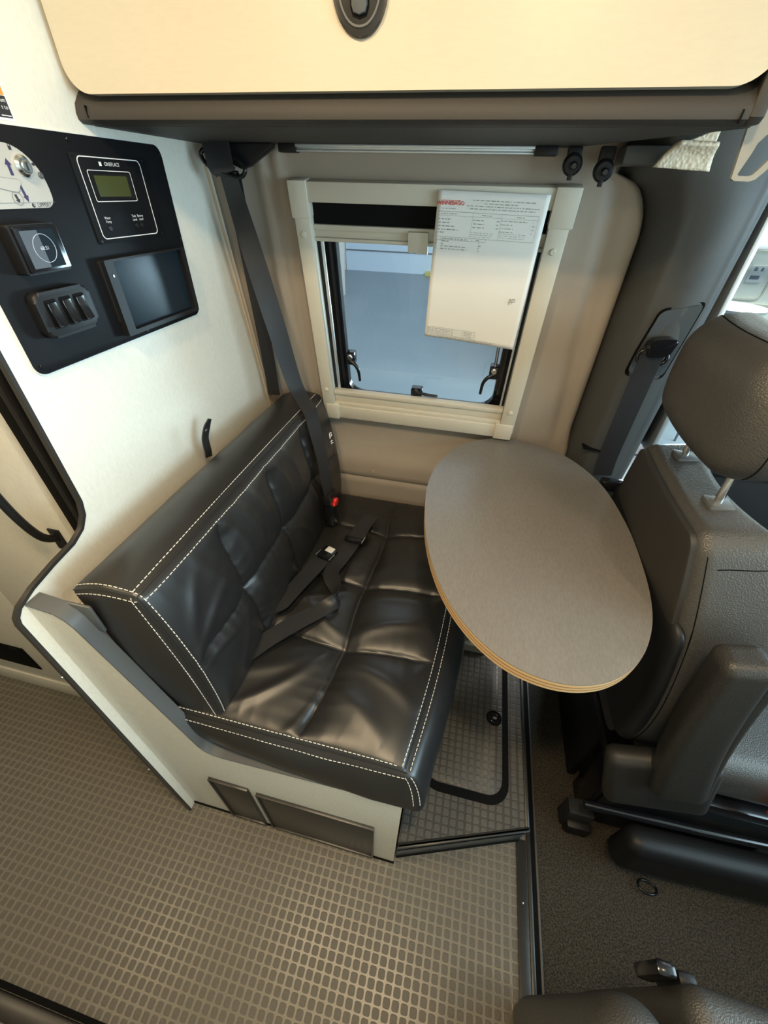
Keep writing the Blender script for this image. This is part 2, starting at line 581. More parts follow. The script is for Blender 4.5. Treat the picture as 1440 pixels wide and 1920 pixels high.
# ---- side wall liner with the window opening
def liner():
    X0, X1 = XP, 0.335
    zs = [0.0, 0.3, 0.5, 0.56, 0.60, 0.64, 0.68, 0.700, 0.7045, 0.7085, 0.713, 0.73, 0.745, 0.76, 0.775, 0.79, 0.805, 0.82, 0.835, 0.85, 0.87, 0.89, 0.91, 0.93]
    z = 0.945
    while z < 1.62:
        zs.append(z)
        z += 0.0125
    zs = [q for q in zs if q < 1.59]
    nx = 90
    def xe(z):            # right hand rounded edge of the liner
        if z > 1.53:
            return 0.215 + max(0, (1.535 - z)) * 0
        if z > 1.42:
            t = (z - 1.42) / 0.11
            return 0.292 - 0.075 * (1 - sqrt(max(0, 1 - t * t)))
        return 0.292 + (1.42 - z) * 0.045
    def yb(z):
        if z >= 0.93:
            return yw_(z)
        pr = [(0.93, 1.150), (0.89, 1.158), (0.85, 1.160), (0.81, 1.152), (0.775, 1.136), (0.755, 1.131), (0.73, 1.131), (0.713, 1.130), (0.7085, 1.137), (0.7045, 1.137), (0.700, 1.131), (0.64, 1.134), (0.5, 1.14), (0.0, 1.15)]
        for (a, ya), (b, yb2) in zip(pr, pr[1:]):
            if a >= z >= b:
                return ya + (yb2 - ya) * (a - z) / (a - b)
        return 1.15
    vs, fs = [], []
    for z in zs:
        e = xe(z)
        for i in range(nx + 1):
            x = X0 + (e - X0) * i / nx
            y = yb(z)
            if z > 0.9:
                f = min(1, (z - 0.9) / 0.08)
                # raised vertical flutes left of the window, groove on the right
                for c, w, h in ((-0.515, 0.012, -0.010), (-0.478, 0.010, -0.008), (-0.590, 0.020, -0.012)):
                    xx = x - c - 0.02 * (z - 1.2)
                    y += f * h * exp(-(xx / w) ** 2)
                xx = x - (0.222 + (1.42 - z) * 0.10)
                y += f * 0.013 * exp(-(xx / 0.016) ** 2)
                y += f * 0.035 * max(0, (x - (e - 0.022)) / 0.022) ** 2.2
            vs.append((x, y, z))
    W_ = nx + 1
    for j in range(len(zs) - 1):
        for i in range(nx):
            zc = (zs[j] + zs[j + 1]) / 2
            xc = (vs[j * W_ + i][0] + vs[j * W_ + i + 1][0]) / 2
            if -0.415 < xc < 0.118 and 0.96 < zc < 1.485:
                continue
            fs.append((j * W_ + i, j * W_ + i + 1, (j + 1) * W_ + i + 1, (j + 1) * W_ + i))
    o = raw('wall_back', vs, fs, 'liner', None, True)
    md = o.modifiers.new('thick', 'SOLIDIFY')
    md.thickness = 0.012
    md.offset = -1
    return o
wb = liner()
tag(wb, 'beige moulded van wall liner around the window', 'wall', kind='structure')
disc('plug', (-0.285, 1.1295, 0.735), (0, -1, 0.1), 0.006, 0.003, 'liner', wb, 20, 0.001)
# outer body skin behind the liner (keeps the window opening free)
sk = boxes('wall_outer', [(-2.3, -0.46, 1.22, 1.26, -0.1, 1.95), (-0.46, 0.17, 1.22, 1.26, -0.1, 0.93), (-0.46, 0.17, 1.22, 1.26, 1.52, 1.95), (0.17, 0.52, 1.22, 1.26, -0.1, 1.95), (0.52, 2.3, 1.22, 1.26, 1.62, 1.95)], 'black_matte')
tag(sk, kind='structure')

# ---- window, built in the leaning plane of the wall (local: x, y outward, z up the wall)
TA = math.atan(0.188)
SL = sqrt(1 + 0.188 ** 2)
win = empty('window_1', (0, 1.017, 1.54), 'cream framed camper window with a folding blind', 'window', kind='structure', rot=(TA, 0, 0))
def sz(z):
    return (z - 1.54) * SL
xo0, xo1, xi0, xi1 = -0.438, 0.141, -0.403, 0.101
# frame bars stand 14 mm proud of the wall
box('frame_side', xo0, xi0, -0.014, 0.016, sz(0.95), sz(1.462), 'frame', win, 0.002)
box('frame_side', xi1, xo1, -0.014, 0.016, sz(0.95), sz(1.462), 'frame', win, 0.002)
box('frame_top', xi0, xi1, -0.012, 0.016, sz(1.476), sz(1.511), 'frame', win, 0.002)
box('frame_bottom', xi0 - 0.004, xi1 + 0.004, -0.012, 0.016, sz(0.932), sz(0.973), 'frame', win, 0.002)
for x0, x1, z0, z1 in ((xo0 - 0.004, xi0 + 0.002, 1.448, 1.513), (xi1 - 0.002, xo1 + 0.005, 1.448, 1.513), (xo0 + 0.008, xi0 + 0.012, 0.930, 0.980), (xi1 - 0.012, xo1 - 0.002, 0.930, 0.980)):
    box('corner_cap', x0, x1, -0.017, 0.014, sz(z0), sz(z1), 'frame', win, 0.002)
for x, z in ((-0.4215, 1.419), (-0.4215, 1.029), (0.121, 1.409), (0.121, 1.0206)):
    disc('screw_cap', (x, -0.0155, sz(z)), (0, -1, 0), 0.0062, 0.004, 'frame', win, 20, 0.0015)
# blind stack at the bottom: stepped rails
bs = box('blind_rail', xi0, xi1, -0.006, 0.016, sz(0.973), sz(0.984), 'frame', win, 0.0015)
box('blind_rail', xi0, xi1, 0.002, 0.018, sz(0.984), sz(1.008), 'frame', win, 0.003)
box('blind_rail', xi0, xi1, -0.003, 0.018, sz(1.008), sz(1.021), 'frame', win, 0.002)
# bar across the top with pull tab
bb = boxes('blind_bar', [(xi0, xi1, 0.004, 0.02, sz(1.402), sz(1.409)), (xi0, xi1, 0.009, 0.02, sz(1.409), sz(1.424)), (xi0, xi1, 0.003, 0.02, sz(1.424), sz(1.434))], 'frame', win, 0.001)
prism('pull_tab', [(-0.184, sz(1.429)), (-0.184, sz(1.392)), (-0.176, sz(1.390)), (-0.168, sz(1.393)), (-0.158, sz(1.388)), (-0.150, sz(1.392)), (-0.140, sz(1.388)), (-0.140, sz(1.429))], 'y', -0.004, 0.005, 'frame', bb, 0.001)
# black pleated blind above the bar
box('blackout_blind', xi0 + 0.001, xi1 - 0.001, 0.010, 0.020, sz(1.434), sz(1.478), 'blind', win)
# rebate and black surround
boxes('reveal', [(xi0 - 0.002, xi0 + 0.004, 0.016, 0.10, sz(0.96), sz(1.49)), (xi1 - 0.004, xi1 + 0.002, 0.016, 0.10, sz(0.96), sz(1.49)), (xi0, xi1, 0.018, 0.10, sz(0.955), sz(0.960)), (xi0, xi1, 0.02, 0.10, sz(1.486), sz(1.490))], 'black_matte', win)
box('guide_rail', xi0 + 0.011, xi0 + 0.018, 0.008, 0.014, sz(1.021), sz(1.403), 'alu', win, 0.001)
box('guide_rail', xi1 - 0.012, xi1 - 0.007, 0.008, 0.014, sz(1.021), sz(1.403), 'alu', win, 0.001)
DP = 0.062
def R_(x0, x1, z0, z1, r, n=8):
    return rrect(x0, x1, sz(z0), sz(z1), r, n)
ring_prism('surround', R_(xi0 - 0.01, xi1 + 0.01, 0.94, 1.50, 0.004), R_(-0.381, 0.078, 0.975, 1.475, 0.05), 'y', DP - 0.012, DP + 0.030, 'black', win)
ring_prism('rubber_seal', R_(-0.386, 0.083, 0.970, 1.48, 0.053), R_(-0.378, 0.075, 0.978, 1.472, 0.046), 'y', DP - 0.018, DP + 0.012, 'black_gloss', win)
ring_prism('pane_rim', R_(-0.378, 0.075, 0.978, 1.472, 0.046), R_(-0.371, 0.068, 0.985, 1.465, 0.040), 'y', DP - 0.008, DP + 0.014, 'black_gloss', win)
prism('pane', R_(-0.374, 0.071, 0.982, 1.468, 0.042), 'y', DP + 0.006, DP + 0.009, 'glass', win)
# latches
def latch(x, z, flip, horiz=False):
    c = Vector((x, DP - 0.022, sz(z)))
    l = empty('latch', c)
    l.parent = win
    if horiz:
        box('latch_body', -0.022, 0.012, -0.012, 0.016, -0.010, 0.012, 'black_gloss', l, 0.004)
        tube('latch_handle', [(0.0, -0.012, 0.004), (0.030, -0.018, 0.004), (0.060, -0.018, 0.003)], [0.005, 0.0035], 'black_gloss', l)
        disc('latch_pivot', (-0.004, -0.014, 0.003), (0, -1, 0), 0.010, 0.01, 'black', l, 20, 0.002)
    else:
        s = flip
        box('latch_body', -0.012, 0.012, -0.012, 0.016, -0.022, 0.014, 'black_gloss', l, 0.004)
        tube('latch_handle', [(0, -0.012, -0.006), (-s * 0.016, -0.018, -0.016), (-s * 0.024, -0.018, -0.034), (-s * 0.026, -0.016, -0.066)], [0.006, 0.0038], 'black_gloss', l)
        disc('latch_pivot', (0, -0.014, 0.004), (0, -1, 0), 0.008, 0.008, 'steel', l, 16, 0.002)
        tube('latch_pivot', [(0, -0.016, 0.004), (0, -0.018, 0.004)], 0.002, 'chrome', l, k=1)
latch(-0.352, 1.112, -1)
latch(0.056, 1.112, 1)
latch(-0.150, 1.022, 0, True)
tube('stay_rod', [(0.057, DP - 0.02, sz(1.118)), (0.050, DP + 0.0, sz(1.40))], 0.004, 'chrome', win, k=1)

# ================================================================== RAISED PLATFORM
HP = 0.12
plat = root('raised_platform', 'low raised platform under the table covered in brown pad rubber', 'platform')
deckpoly = [(0.0045, 1.127), (0.0045, 0.280), (0.345, 0.397), (0.345, 1.127)]
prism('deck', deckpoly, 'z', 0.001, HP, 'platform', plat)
def strip(name, a, b, w, z0, z1, m, parent, bev=0.001):
    a, b = Vector(a), Vector(b)
    t = (b - a).normalized()
    n = Vector((t.y, -t.x))
    prism(name, [tuple(a), tuple(b), tuple(b + n * w), tuple(a + n * w)], 'z', z0, z1, m, parent, bev)
strip('nosing', (0.0045, 0.279), (0.356, 0.4), 0.006, HP - 0.006, HP + 0.003, 'trim_dark', plat)
strip('nosing', (0.0045, 0.283), (0.353, 0.402), 0.012, HP, HP + 0.003, 'trim_dark', plat)
strip('riser', (0.0045, 0.279), (0.352, 0.4), 0.003, 0.001, HP - 0.006, 'trim_grey', plat)
strip('riser_shadow_gap', (0.0045, 0.279), (0.352, 0.4), 0.0045, 0.075, 0.080, 'rubber', plat, 0.0)
strip('riser_toe', (0.0045, 0.279), (0.352, 0.4), 0.006, 0.001, 0.012, 'rubber', plat)
box('edge_trim', 0.345, 0.356, 0.40, 1.127, 0.001, HP + 0.003, 'trim_dark', plat, 0.002)
hat = prism('hatch', rrect(0.050, 0.281, 0.452, 0.965, 0.045), 'z', HP - 0.01, HP + 0.003, 'platform', plat, 0.001)
ring_prism('hatch_seal', rrect(0.036, 0.300, 0.428, 0.985, 0.062), rrect(0.050, 0.281, 0.452, 0.965, 0.045), 'z', HP - 0.01, HP + 0.0035, 'rubber', plat)
disc('ring_pull', (0.254, 0.680, HP + 0.0040), (0, 0, 1), 0.0245, 0.004, 'black_gloss', hat, 32, 0.001)
torus('ring_pull_rim', (0.254, 0.680, HP + 0.006), (0, 0, 1), 0.0225, 0.0025, 'rubber', hat)
torus('ring_pull_loop', (0.254, 0.680, HP + 0.006), (0, 0, 1), 0.014, 0.0015, 'black_gloss', hat)
box('ring_pull_tab', 0.250, 0.262, 0.676, 0.684, HP + 0.006, HP + 0.008, 'grey_out', hat, 0.001)

# ================================================================== BENCH BASE
bench = root('bench_base', 'cream bench box with dark trim standing on the floor under the black cushions', 'bench base')
YB = 0.262
def bz(x):                       # sloping top edge of the side panel
    return 0.497 + (x + 0.410) * (0.524 - 0.497) / 0.410
side = [(XP + 0.001, 0.012), (-0.004, 0.012), (0.000, 0.016), (0.000, bz(0) - 0.004), (-0.004, bz(0)), (-0.405, bz(-0.405)), (-0.430, 0.499), (-0.450, 0.509), (-0.462, 0.530)]
side += [(-0.557, 0.918), (-0.562, 0.940), (-0.571, 0.956), (-0.585, 0.967), (XP + 0.001, 0.974)]
sp_ = prism('side_panel', side, 'y', YB, YB + 0.018, 'cream', bench)
box('toe_strip', XP + 0.002, 0.0, YB + 0.001, YB + 0.017, 0.001, 0.012, 'rubber', bench)
box('toe_strip', XP + 0.002, 0.002, YB - 0.003, YB + 0.001, 0.001, 0.011, 'rubber', bench)
# trim capping the upper edge
top_path = [(-0.004, bz(-0.004)), (-0.25, bz(-0.25)), (-0.405, bz(-0.405)), (-0.430, 0.499), (-0.450, 0.509), (-0.462, 0.530), (-0.557, 0.918), (-0.562, 0.940), (-0.571, 0.956), (-0.585, 0.967), (XP + 0.001, 0.974)]
tp2 = offs(top_path, -0.003)
bm = bmesh.new()
rows = [[bm.verts.new((p[0], y, p[1])) for p in pl] for y, pl in ((YB - 0.001, top_path), (YB - 0.001, tp2), (YB + 0.026, tp2), (YB + 0.026, top_path))]
for q in range(4):
    A, B = rows[q], rows[(q + 1) % 4]
    for i in range(len(top_path) - 1):
        bm.faces.new((A[i], A[i + 1], B[i + 1], B[i]))
from_bm('edge_trim', bm, 'trim_grey', bench, angle=50)
boxes('carcass', [(XP + 0.003, -0.006, YB + 0.019, 1.125, 0.001, 0.490), (XP + 0.003, -0.61, YB + 0.03, 1.12, 0.490, 0.90)], 'cream', bench)
box('front_panel', -0.006, 0.0, YB + 0.019, 1.125, 0.012, 0.515, 'black_matte', bench)  # black colour stands for the shadow below the cushion edge
bracket = box('seat_frame_bar', -0.630, -0.540, 0.284, 0.291, 0.900, 0.968, 'trim_grey', bench, 0.004)
def access(x0, x1, z0, z1):
    dd = empty('access_door', (0, 0, 0))
    dd.parent = bench
    boxes('door_frame', [(x0 - 0.004, x1 + 0.004, YB - 0.008, YB + 0.002, z0 - 0.004, z0), (x0 - 0.004, x1 + 0.004, YB - 0.008, YB + 0.002, z1, z1 + 0.004), (x0 - 0.004, x0, YB - 0.008, YB + 0.002, z0, z1), (x1, x1 + 0.004, YB - 0.008, YB + 0.002, z0, z1)], 'trim_dark', dd, 0.001)
    box('door_leaf', x0, x1, YB - 0.004, YB + 0.002, z0, z1, 'trim_dark', dd, 0.001)
access(-0.492, -0.390, 0.022, 0.315)
access(-0.362, -0.062, 0.022, 0.300)

# ================================================================== CUSHIONS
def cushion(name, dims, mtx, useams, vseams, quilt_axis, quilt_sign, puff, r, m, parent, warp=None, nres=150, seed=1, dome=0.010, tuck=0.010, wr=0.0042, folds=()):
    """rounded box in local coords [0,dx]x[0,dy]x[0,dz]; one face quilted"""
    L = [Vector((0, 0, 0)), Vector(dims)]
    ctr = Vector(dims) / 2
    hd = Vector(dims) / 2
    ax = [i for i in range(3) if i != quilt_axis]

    def surf(p):
        q = Vector(p) - ctr
        # p is on the surface of the sharp box: push through rounding
        inner = Vector([max(-(hd[i] - r), min(hd[i] - r, q[i])) for i in range(3)])
        dlt = q - inner
        nrm = dlt.normalized() if dlt.length > 1e-9 else Vector((0, 0, 1))
        out = inner + nrm * r
        # doming of the plain faces
        f = [1 - (q[i] / hd[i]) ** 2 for i in range(3)]
        for i in range(3):
            if i == quilt_axis and quilt_sign * q[i] > 0:
                continue
            j, k = [t for t in range(3) if t != i]
            w = abs(nrm[i]) ** 3
            out[i] += math.copysign(dome, q[i]) * w * max(0, f[j]) * max(0, f[k])
        w = max(0.0, nrm[quilt_axis] * quilt_sign) ** 2
        if w > 0:
            a, b = q[ax[0]] + ctr[ax[0]], q[ax[1]] + ctr[ax[1]]
            wob = 0.006 * sin(a * 19 + seed) 
            wob2 = 0.006 * sin(b * 15 + seed * 2)
            da = min([abs(a + wob2 - s) for s in useams] + [9])
            db = min([abs(b + wob - s) for s in vseams] + [9])
            ea = min(a, dims[ax[0]] - a)
            eb = min(b, dims[ax[1]] - b)
            e1 = min(1.0, min(ea, eb) / 0.055)
            e1 = e1 * e1 * (3 - 2 * e1)
            g1 = 1 - e1 * exp(-(da / 0.034))
            g2 = 1 - e1 * exp(-(db / 0.034))
            g3 = (1 - exp(-((ea + 0.006) / 0.032))) * (1 - exp(-((eb + 0.006) / 0.032)))
            h = puff * g1 * g2 * g3
            h -= (tuck * exp(-(da / 0.0040) ** 2) * 0.30 + tuck * exp(-(db / 0.0040) ** 2) * 0.30) * min(1.0, min(ea, eb) / 0.03)
            ee = min(1.0, max(0.0, min(ea, eb) / 0.045))
            tk = exp(-((da / 0.030) ** 2 + (db / 0.030) ** 2)) * ee
            h -= tuck * tk * 0.9
            # radiating wrinkles near the tufts and edges
            er = min(1.0, eb / 0.03, ea / 0.03)
            m1 = 0.5 + 0.5 * noise.noise(Vector((a * 7, b * 7, seed + 3.3)))
            ga_ = (0.5 + 0.5 * sin(b * 170 + 9 * noise.noise(Vector((a * 5, b * 9, seed))))) ** 2 * exp(-da / 0.035)
            gb_ = (0.5 + 0.5 * sin(a * 170 + 9 * noise.noise(Vector((a * 9, b * 5, seed + 7))))) ** 2 * exp(-min(db, eb) / 0.035)
            h += wr * 0.55 * (ga_ + gb_) * m1 * er
            for (fa, fb, ga2, gb2, fam, fw) in folds:
                ux, uy = ga2 - fa, gb2 - fb
                L2 = ux * ux + uy * uy
                t_f = ((a - fa) * ux + (b - fb) * uy) / L2
                if -0.15 < t_f < 1.15:
                    px_, py_ = (a - fa) * uy - (b - fb) * ux, 0
                    bend = 0.25 * (t_f - t_f * t_f) * sqrt(L2)
                    dd_ = (px_ / sqrt(L2) + bend) / fw
                    if abs(dd_) < 4:
                        h += fam * exp(-dd_ * dd_) * max(0, sin(pi * (t_f + 0.15) / 1.3)) ** 0.7
            h += 0.005 * noise.noise(Vector((a * 5, b * 4.5, seed + 9.0))) * min(1, eb / 0.04, ea / 0.04)
            out[quilt_axis] += quilt_sign * h * w
        else:
            n3 = noise.noise(Vector((q.x * 14, q.y * 14, q.z * 9 + seed)))
            out += nrm * 0.0015 * n3
        out += ctr
        if warp:
            out = warp(out)
        return mtx @ out

    bm = bmesh.new()
    cache = {}

    def vert(p):
        key = tuple(round(c, 5) for c in p)
        if key not in cache:
            cache[key] = bm.verts.new(surf(p))
        return cache[key]

    def params(Ld, n):
        # denser towards the ends so the rounding resolves
        k = 5
        base = [r * i / k for i in range(k)]
        mid = [r + (Ld - 2 * r) * i / n for i in range(n + 1)]
        return base + mid + [Ld - b for b in base[::-1]]
    res = [max(4, int(nres * dims[i] / max(dims))) for i in range(3)]
    for i in range(3):
        j, k = [t for t in range(3) if t != i]
        for sgn in (0, 1):
            ps, qs = params(dims[j], res[j]), params(dims[k], res[k])
            for a in range(len(ps) - 1):
                for b in range(len(qs) - 1):
                    vsx = []
                    for (pa, qb) in ((ps[a], qs[b]), (ps[a + 1], qs[b]), (ps[a + 1], qs[b + 1]), (ps[a], qs[b + 1])):
                        p = [0, 0, 0]
                        p[i] = dims[i] * sgn
                        p[j], p[k] = pa, qb
                        vsx.append(vert(p))
                    try:
                        bm.faces.new(vsx)
                    except ValueError:
                        pass
    o = from_bm(name, bm, m, parent, smooth=True)
    return o, surf


def stitches(name, paths, m, parent, L=0.0062, gap=0.0030, r=0.00085):
    bm = bmesh.new()
    for P in paths:
        acc = 0.0
        on = True
        seglist = []
        # resample
        pos = [0.0]
        for a, b in zip(P, P[1:]):
            pos.append(pos[-1] + (b - a).length)

        def at(s):
            for i in range(len(P) - 1):
                if pos[i + 1] >= s:
                    t = (s - pos[i]) / max(1e-9, pos[i + 1] - pos[i])
                    return P[i].lerp(P[i + 1], t)
            return P[-1]
        s = 0
        while s + L < pos[-1]:
            a, b = at(s), at(s + L)
            t = (b - a).normalized()
            u = t.orthogonal().normalized()
            v = t.cross(u)
            A = [bm.verts.new(a + (u * cx + v * cy) * r) for cx, cy in ((1, 0), (0, 1), (-1, 0), (0, -1))]
            B = [bm.verts.new(b + (u * cx + v * cy) * r) for cx, cy in ((1, 0), (0, 1), (-1, 0), (0, -1))]
            for i in range(4):
                bm.faces.new((A[i], A[(i + 1) % 4], B[(i + 1) % 4], B[i]))
            bm.faces.new(A[::-1])
            bm.faces.new(B)
            s += L + gap
    return from_bm(name, bm, m, parent)


def spath(surf, f, n=60):
    return [surf(f(i / n)) for i in range(n + 1)]


# --- seat cushion: local x 0..0.50 (right), y 0..0.845 (depth), z 0..0.105
seat = root('seat_cushion', 'black quilted leather bench cushion with white stitching lying on the bench', 'cushion')
SD = (0.594, 0.838, 0.108)
def seat_warp(p):
    q = Vector(p)
    t = p.y / 0.845
    bow = 0.048 * (1 - (1 - min(1, t * 1.6)) ** 2)
    q.x += bow * (p.x / 0.6)
    # soft roll on the right-hand edge, lower part swells out
    zz = min(1.0, max(0.0, p.z / 0.105))
    q.x += 0.058 * max(0, (p.x - 0.42) / 0.195) ** 2 * sqrt(max(0, 1 - zz ** 1.6))
    q.y -= 0.030 * min(1, max(0, (p.x - 0.12) / 0.40)) * (1 - zz) * max(0, 1 - p.y / 0.12)
    return q
Ms = Matrix.Translation((-0.598, 0.284, 0.516))
sc, ssurf = cushion('cushion', SD, Ms, [0.382 - 0.598 + 0.590], [0.235, 0.440, 0.665], 2, 1, 0.023, 0.012, 'leather', seat, seat_warp, 190, 1, folds=(
    (0.35, 0.20, 0.21, 0.04, 0.0055, 0.014), (0.33, 0.19, 0.13, 0.10, 0.004, 0.018), (0.372, 0.15, 0.345, 0.02, 0.005, 0.010), (0.40, 0.19, 0.56, 0.13, 0.0055, 0.018),
    (0.39, 0.12, 0.52, 0.05, 0.005, 0.020), (0.39, 0.27, 0.54, 0.33, 0.0055, 0.018), (0.39, 0.38, 0.55, 0.40, 0.004, 0.018), (0.35, 0.27, 0.22, 0.36, 0.005, 0.014),
    (0.34, 0.40, 0.20, 0.33, 0.004, 0.014), (0.40, 0.50, 0.55, 0.56, 0.004, 0.02), (0.39, 0.62, 0.52, 0.58, 0.003, 0.02), (0.36, 0.48, 0.25, 0.55, 0.003, 0.015)))
sc.name = 'cover'
zt = SD[2]
pth = []
for dz_, dy_ in ((0, 0.010), (0.012, 0)):
    pth.append(spath(ssurf, lambda t, a=dz_, b=dy_: (0.10 + (SD[0] - 0.10) * t * 0.985, b, zt - a) if b == 0 else (0.10 + (SD[0] - 0.112) * t, b, zt), 90))
for dx_, dz_ in ((0.010, 0), (0, 0.0045)):
    pth.append(spath(ssurf, lambda t, a=dx_, b=dz_: (SD[0] - a, 0.012 + 0.8 * t, zt - b), 90))
for a_ in (0.006, 0.0):
    pth.append(spath(ssurf, lambda t, a=a_: (SD[0] - 0.012 if a else SD[0] - 0.001, 0.0 if not a else 0.001, zt - 0.010 - t * 0.08), 12))
stitches('stitching', pth, 'thread', seat)
welt = spath(ssurf, lambda t: (0.10 + (SD[0] - 0.10) * t, 0.0, zt), 80)
tube('seam_welt', welt, 0.0022, 'leather', seat, k=1, seg=6)
welt = spath(ssurf, lambda t: (SD[0], 0.01 + 0.8 * t, zt), 80)
tube('seam_welt', welt, 0.0022, 'leather', seat, k=1, seg=6)

# --- back cushion: local x thickness, y width, z height; leans back
back = root('back_cushion', 'black quilted leather backrest cushion with white stitching leaning on the cream partition', 'cushion')
BD = (0.132, 0.824, 0.385)
lean = math.atan2(-0.046, 0.355)
fx = Vector((0.355, 0, 0.046)).normalized()        # outward normal of front face
fz = Vector((-0.046, 0, 0.355)).normalized()
orig = Vector((-0.45, 0.297, 1.003)) - fz * BD[2] - fx * BD[0]
Mb = Matrix(((fx.x, 0, fz.x, orig.x), (0, 1, 0, orig.y), (fx.z, 0, fz.z, orig.z), (0, 0, 0, 1)))
def back_warp(p):
    q = Vector(p)
    t = p.z / BD[2]
    q.x += 0.014 * sin(pi * min(1, max(0, t))) * (p.x / BD[0])
    q.z += 0.012 * sin(pi * p.x / BD[0]) * (t ** 3)
    return q
bc, bsurf = cushion('cover', BD, Mb, [0.205, 0.412, 0.622], [0.188], 0, 1, 0.019, 0.012, 'leather', back, back_warp, 190, 5, folds=(
    (0.02, 0.17, 0.13, 0.15, 0.004, 0.010), (0.02, 0.205, 0.14, 0.27, 0.0045, 0.014), (0.03, 0.24, 0.10, 0.34, 0.003, 0.014), (0.19, 0.21, 0.12, 0.35, 0.003, 0.014),
    (0.22, 0.36, 0.25, 0.24, 0.003, 0.010), (0.27, 0.37, 0.30, 0.25, 0.003, 0.010), (0.32, 0.37, 0.34, 0.27, 0.0025, 0.010), (0.23, 0.17, 0.31, 0.06, 0.004, 0.013),
    (0.44, 0.36, 0.47, 0.25, 0.003, 0.010), (0.50, 0.37, 0.53, 0.26, 0.003, 0.010), (0.43, 0.17, 0.52, 0.06, 0.004, 0.013), (0.64, 0.17, 0.72, 0.06, 0.004, 0.013), (0.18, 0.17, 0.08, 0.05, 0.003, 0.016)))
pth = []
for dx_, dz_ in ((0.011, 0), (0, 0.012)):
    pth.append(spath(bsurf, lambda t, a=dx_, b=dz_: (BD[0] - a, 0.010 + (BD[1] - 0.02) * t, BD[2] - b), 110))
for dy_, da in ((0.010, 0), (0, 0.011)):
    pth.append(spath(bsurf, lambda t, a=dy_, b=da: (BD[0] - b, a, BD[2] * (1 - 0.97 * t) - (0.0)), 60))
    pth.append(spath(bsurf, lambda t, a=dy_, b=da: (BD[0] * (1 - t), a, BD[2] - b), 24))
stitches('stitching', pth, 'thread', back)
tube('seam_welt', spath(bsurf, lambda t: (BD[0], 0.0, BD[2] * (1 - 0.98 * t)), 60), 0.0022, 'leather', back, k=1, seg=6)
tube('seam_welt', spath(bsurf, lambda t: (BD[0] * t, 0.0, BD[2]), 30), 0.0022, 'leather', back, k=1, seg=6)
tube('seam_welt', spath(bsurf, lambda t: (BD[0], BD[1] * t, BD[2]), 90), 0.0022, 'leather', back, k=1, seg=6)
pt_ = ribbon('pull_tab', [(-0.592, 0.722, 0.985), (-0.592, 0.725, 1.000), (-0.594, 0.730, 1.03), (-0.590, 0.742, 1.055), (-0.584, 0.752, 1.072)], [(0.15, 1, 0)] * 4 + [(0.1, 0.5, 0)], 'leather', back, w0=0.020, th=0.003)
disc('snap', (-0.5895, 0.737, 1.048), (1, -0.2, -0.1), 0.0038, 0.002, 'chrome', pt_, 16, 0.0006)
# small white woven mark at the far end of the cushion front
mk = empty('care_mark', (0, 0, 0))
mk.parent = back
def cm(y, z, off=0.0385):
    return Vector((-0.45, 0, 1.003)) + fz * (z) + fx * off + Vector((0, y, 0))

# ================================================================== SEAT BELTS
sb = root('shoulder_belt', 'black shoulder belt hanging from the loop under the cabinet over the backrest', 'seat belt')
T0 = Vector((-0.556, 0.975, 1.518))
ribbon('webbing', [T0, (-0.536, 0.990, 1.38), (-0.512, 1.008, 1.22), (-0.490, 1.022, 1.08), (-0.468, 1.018, 1.030), (-0.432, 0.985, 1.004), (-0.412, 0.960, 0.965), (-0.393, 0.944, 0.90), (-0.380, 0.932, 0.82), (-0.368, 0.924, 0.765)],
       [(0.9, -0.30, -0.05), (0.85, 0.35, 0), (0.7, 0.7, 0), (0.5, 0.85, 0), (0.35, 0.93, 0), (0.2, 0.95, 0.1), (0.2, 1, 0.15), (0.2, 1, 0.1), (0.2, 1, 0.1), (0.2, 1, 0)], 'web', sb, w0=0.050)
ribbon('rear_webbing', [(-0.552, 0.985, 1.515), (-0.572, 1.040, 1.30), (-0.590, 1.085, 1.10), (-0.596, 1.098, 0.99)], [(1, 0.25, 0)] * 4, 'web', sb, w0=0.036)
lp = [(-0.600, 0.962, 1.548), (-0.592, 0.962, 1.531), (-0.566, 0.966, 1.520), (-0.530, 0.970, 1.512), (-0.514, 0.970, 1.520), (-0.518, 0.972, 1.535), (-0.545, 0.972, 1.548), (-0.580, 0.968, 1.556)]
tube('guide_loop', lp, 0.0042, 'black_gloss', sb, closed=True, k=5)
ribbon('loop_sleeve', [(-0.556, 0.968, 1.519), (-0.560, 0.960, 1.530), (-0.565, 0.964, 1.5645)], [(1, 0.0, 0)] * 3, 'web', sb, w0=0.054, th=0.008)
ribbon('lower_sleeve', [(-0.556, 0.976, 1.514), (-0.556, 0.971, 1.521)], [(1, 0, 0)] * 2, 'web', sb, w0=0.052, th=0.004)
prism('anchor_bracket', [(-0.600, 1.565), (-0.455, 1.566), (-0.458, 1.558), (-0.512, 1.530), (-0.530, 1.525), (-0.585, 1.545)], 'y', 0.985, 1.005, 'black', sb, 0.003)
bk = empty('buckle', (0, 0, 0))
bk.parent = sb
box('buckle_tongue', -0.381, -0.357, 0.896, 0.954, 0.745, 0.776, 'black', bk, 0.004)
box('buckle_housing', -0.384, -0.352, 0.905, 0.948, 0.655, 0.742, 'black_gloss', bk, 0.005)
prism('release_button', [(0.908, 0.738), (0.913, 0.748), (0.923, 0.745), (0.929, 0.752), (0.943, 0.746), (0.948, 0.732), (0.934, 0.724), (0.922, 0.733)], 'x', -0.358, -0.348, 'red', bk, 0.001)
tube('tongue_edge', [(-0.356, 0.897, 0.774), (-0.355, 0.897, 0.748)], 0.0014, 'steel', bk, k=1)
